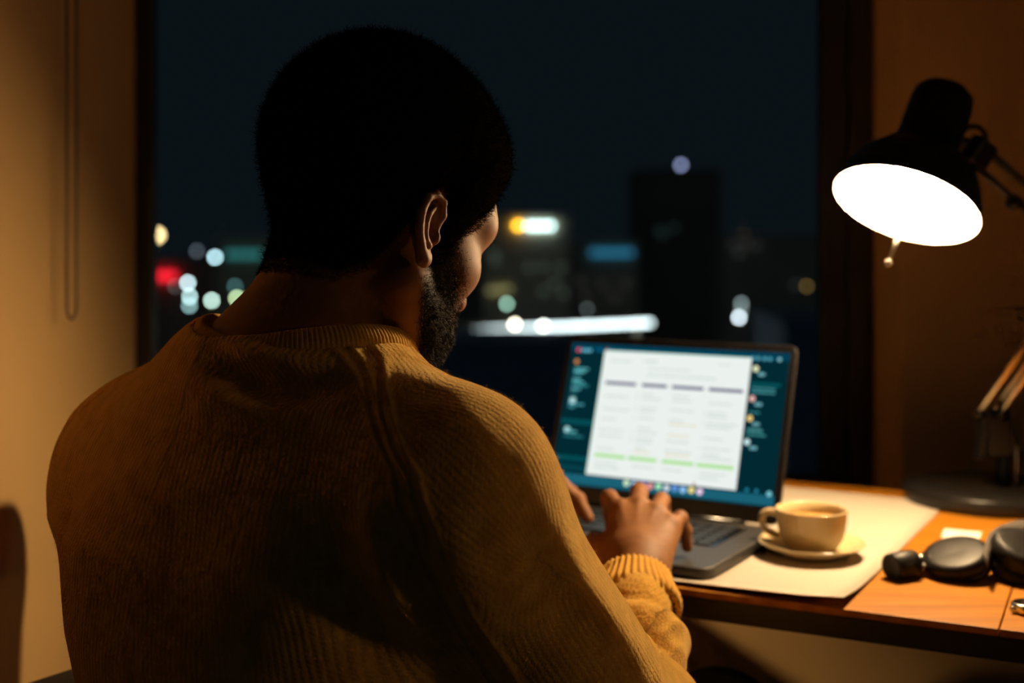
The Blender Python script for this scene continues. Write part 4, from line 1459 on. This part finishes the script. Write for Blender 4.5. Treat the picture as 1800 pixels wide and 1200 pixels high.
# ------------------------------------------------------------------ the night city outside
M_bd = mat('building_concrete', (0.62, 0.52, 0.40), 0.8, noise=0.2, nscale=0.2)
M_tw = mat('tower_concrete', (0.42, 0.34, 0.26), 0.8, noise=0.2, nscale=0.2)
GZ = -42.0
MB().box((0, 700, GZ - 0.5), (1600, 1200, 1.0)).build('city_ground', mat('city_ground', (0.40, 0.42, 0.46), 0.8, noise=0.3, nscale=0.05))
tag(bpy.data.objects['city_ground'], 'dark ground of the city far below', kind='structure')
EM = {}


def glow(col, s):
    k = (col, round(s, 4))
    if k not in EM: EM[k] = emat('city_glow', srgb(*col), s)
    return EM[k]


def building(name, px0, px1, top, d, label, m=None, thick=30, cat='building'):
    a = P(px0, top, d); c = P(px1, top, d)
    r = empty(name, ((a[0] + c[0]) / 2, d + thick / 2, GZ)); tag(r, label, cat)
    h = a[2] - GZ
    MB().box(((a[0] + c[0]) / 2, d + thick / 2, GZ + h / 2), (c[0] - a[0], thick, h)).build('walls', m or M_bd, r)
    MB().box(((a[0] + c[0]) / 2, d + thick / 2, a[2] + 0.6), (c[0] - a[0] + 1.2, thick + 1.2, 1.2)).build('roof_parapet', m or M_bd, r)
    return r


def pane(r, px, py, wpx, hpx, d, col, s, name='window'):
    a = P(px - wpx / 2, py - hpx / 2, d); c = P(px + wpx / 2, py + hpx / 2, d)
    return MB().box(((a[0] + c[0]) / 2, d - 0.15, (a[2] + c[2]) / 2), (c[0] - a[0], 0.3, a[2] - c[2])).build(name, glow(col, s), r)


NLT = 0


def street_light(px, py, size, d, col, s, label, group=None):
    """mast with a glowing head; size is the head's diameter in metres"""
    global NLT
    NLT += 1
    d = d + (NLT * 7 % 20) * 1.7 - 16
    p = P(px, py, d)
    r = empty('street_light', (p[0], d, GZ)); tag(r, label, 'street light', group)
    MB().tube([(p[0], d, GZ), (p[0], d, p[2] - size * 0.45)], [0.22, 0.10], 8).build('mast', M_tw, r)
    MB().sphere(p, size / 2, 10, 8).build('lamp_head', glow(col, s), r, True)
    return r


LD0 = 260.0
u_ = LD0 / F                                    # metres per pixel at that distance
S7 = 7 * u_
# brightness gain: a source of 8 px spreads over a 31 px disc
G = (31 / 7.0) ** 2 * 1.05
street_light(276, 413, 16 * u_, LD0, (255, 222, 150), (40 / 16) ** 2 * 1.1, 'warm yellow round street light cut by the left window frame')
street_light(378, 452, S7, LD0, (165, 210, 220), G, 'bright pale blue round light left of the person\'s head')
street_light(346, 441, S7, LD0, (52, 60, 66), G * 0.6, 'very faint grey round light left of the pale blue one')
street_light(330, 497, S7, LD0, (180, 208, 215), G, 'white round light at the top of the stacked column of lights')
street_light(333, 521, S7, LD0, (170, 210, 210), G, 'white round light in the middle of the stacked column of lights')
street_light(333, 537, S7, LD0, (95, 130, 130), G, 'dim white round light at the bottom of the stacked column of lights')
street_light(372, 528, S7, LD0, (172, 208, 195), G, 'pale green white round light right of the stacked column')
street_light(413, 503, S7, LD0, (45, 82, 82), G * 0.7, 'faint teal round light above the green ones by the shoulder')
street_light(416, 524, S7, LD0, (160, 188, 135), G, 'pale green round light just left of the person\'s neck')
street_light(438, 524, S7, LD0, (168, 176, 110), G, 'yellow green round light half hidden by the person\'s neck')
street_light(308, 503, S7, LD0, (48, 52, 52), G * 0.6, 'faint grey round light below the red sign')
street_light(891, 534, S7, LD0, (100, 140, 122), G, 'grey green round light just right of the person\'s beard')
street_light(1032, 543, S7, LD0, (42, 48, 48), G * 0.8, 'faint grey ring of light above the long white strip')
street_light(905, 570, S7, LD0 - 25, (255, 246, 215), G, 'warm white round light, leftmost on the long white strip')
street_light(955, 573, S7, LD0 - 25, (240, 252, 240), G * 0.85, 'white round light, second on the long white strip')
street_light(1303, 533, S7, LD0, (75, 88, 88), G, 'grey round light above the bright one over the laptop')
street_light(1303, 545, S7, LD0, (80, 92, 92), G * 0.8, 'dull grey round light between two others above the laptop')
street_light(1299, 558, S7, LD0, (190, 205, 214), G, 'bright white round light above the laptop\'s top edge')
street_light(1418, 503, S7, LD0, (58, 44, 16), G * 0.8, 'dim amber round light beside the right window frame')

bA = building('low_building', 255, 372, 462, 360, 'dark low building behind the red sign', cat='building')
for i in range(4): pane(bA, 265 + i * 12.5, 485, 11, 11, 359, (215, 20, 34), 2.6, 'red_sign')
bB = building('office_block', 385, 480, 424, 320, 'dark block with a teal window band left of the head')
for i in range(4): pane(bB, 404 + i * 16, 447, 13, 9, 319, (30, 96, 96), 1.5)
bC = building('long_block', 850, 1000, 385, 340, 'dark block with a row of amber and white windows')
pane(bC, 911, 396, 8, 8, 339, (205, 150, 22), G * 0.8)
for i in range(4): pane(bC, 930 + i * 12.5, 397, 7, 8, 339, (185, 225, 222), G * 0.45)
for i in range(5): pane(bC, 862 + i * 8, 511 - i * 0.8, 6, 8, 339, (88, 86, 52), 2.6)
for x, y in ((868, 447), (872, 458), (955, 468), (985, 470), (975, 497), (1000, 500), (955, 512), (990, 515), (930, 470), (1012, 470)):
    if x < 996: pane(bC, x, y, 11, 9, 339, (52, 62, 54), 1.0)
bD = building('sign_block', 1003, 1122, 430, 360, 'dark block with a long blue lit band')
for i in range(6): pane(bD, 1044 + i * 12.5, 444, 9, 9, 359, (24, 88, 120), 1.9)
for x, y in ((1020, 495), (1060, 500), (1100, 498), (1030, 520), (1080, 522)): pane(bD, x, y, 12, 9, 359, (40, 40, 36), 0.8)
bT = building('tower', 1126, 1268, 303, 420, 'tall dark tower with a small light on its roof', M_tw, 45)
MB().tube([P(1197, 303, 430), P(1197, 294, 430)], 0.25, 8).build('roof_mast', M_tw, bT)
MB().sphere(P(1197, 290, 430), 8 * 430 / F / 2, 10, 8).build('roof_beacon', glow((84, 92, 122), G * 0.75), bT, True)
for x, y in ((1160, 405), (1185, 400), (1165, 412)): pane(bT, x, y, 12, 9, 419, (26, 40, 40), 0.6)
bE = building('wide_block', 1272, 1460, 418, 380, 'wide dark block right of the tower')
for x, y in ((1290, 430), (1310, 428), (1330, 432), (1300, 445), (1400, 500)): pane(bE, x, y, 12, 9, 379, (36, 38, 38), 0.9)
bF = building('far_block', 480, 850, 440, 500, 'far dark block mostly hidden behind the head')
# long lit canopy of a station platform
a = P(640, 590, LD0); c = P(1146, 567, LD0)
st = empty('station_canopy', (a[0], LD0, GZ)); tag(st, 'long white glowing strip of a lit canopy behind the laptop', 'canopy')
dirc = c - a; Lc = np.linalg.norm(dirc); dirc /= Lc
Rcn = np.c_[dirc, [0, 1, 0], np.cross(dirc, [0, 1, 0])]
NSEG = 10
for i in range(NSEG):
    MB().box(a + dirc * Lc * (i + 0.5) / NSEG, (Lc / NSEG * 0.97, 0.6, 7 * u_), Rcn).build('light_panel', glow((205, 228, 230), 31 / 7 * 1.2), st)
MB().box((a + c) / 2 + np.array([0, 1.0, 8 * u_]), (Lc * 1.02, 3.0, 0.8), Rcn).build('roof', M_bd, st)
for t in (0.05, 0.5, 0.95):
    q = a + dirc * Lc * t
    MB().tube([(q[0], LD0 + 1, GZ), (q[0], LD0 + 1, q[2] + 0.6)], 0.4, 8).build('pillar', M_bd, st)
# low roofs nearer the window
for (x0, x1, t_, d_, lb) in ((700, 1010, 612, 200, 'dark low roof below the white strip, left of the laptop'), (1380, 1560, 575, 210, 'dark low roof right of the laptop screen')):
    building('low_roof', x0, x1, t_, d_, lb, mat('roof_blue', (0.40, 0.48, 0.62), 0.7, noise=0.2, nscale=0.3), 26)
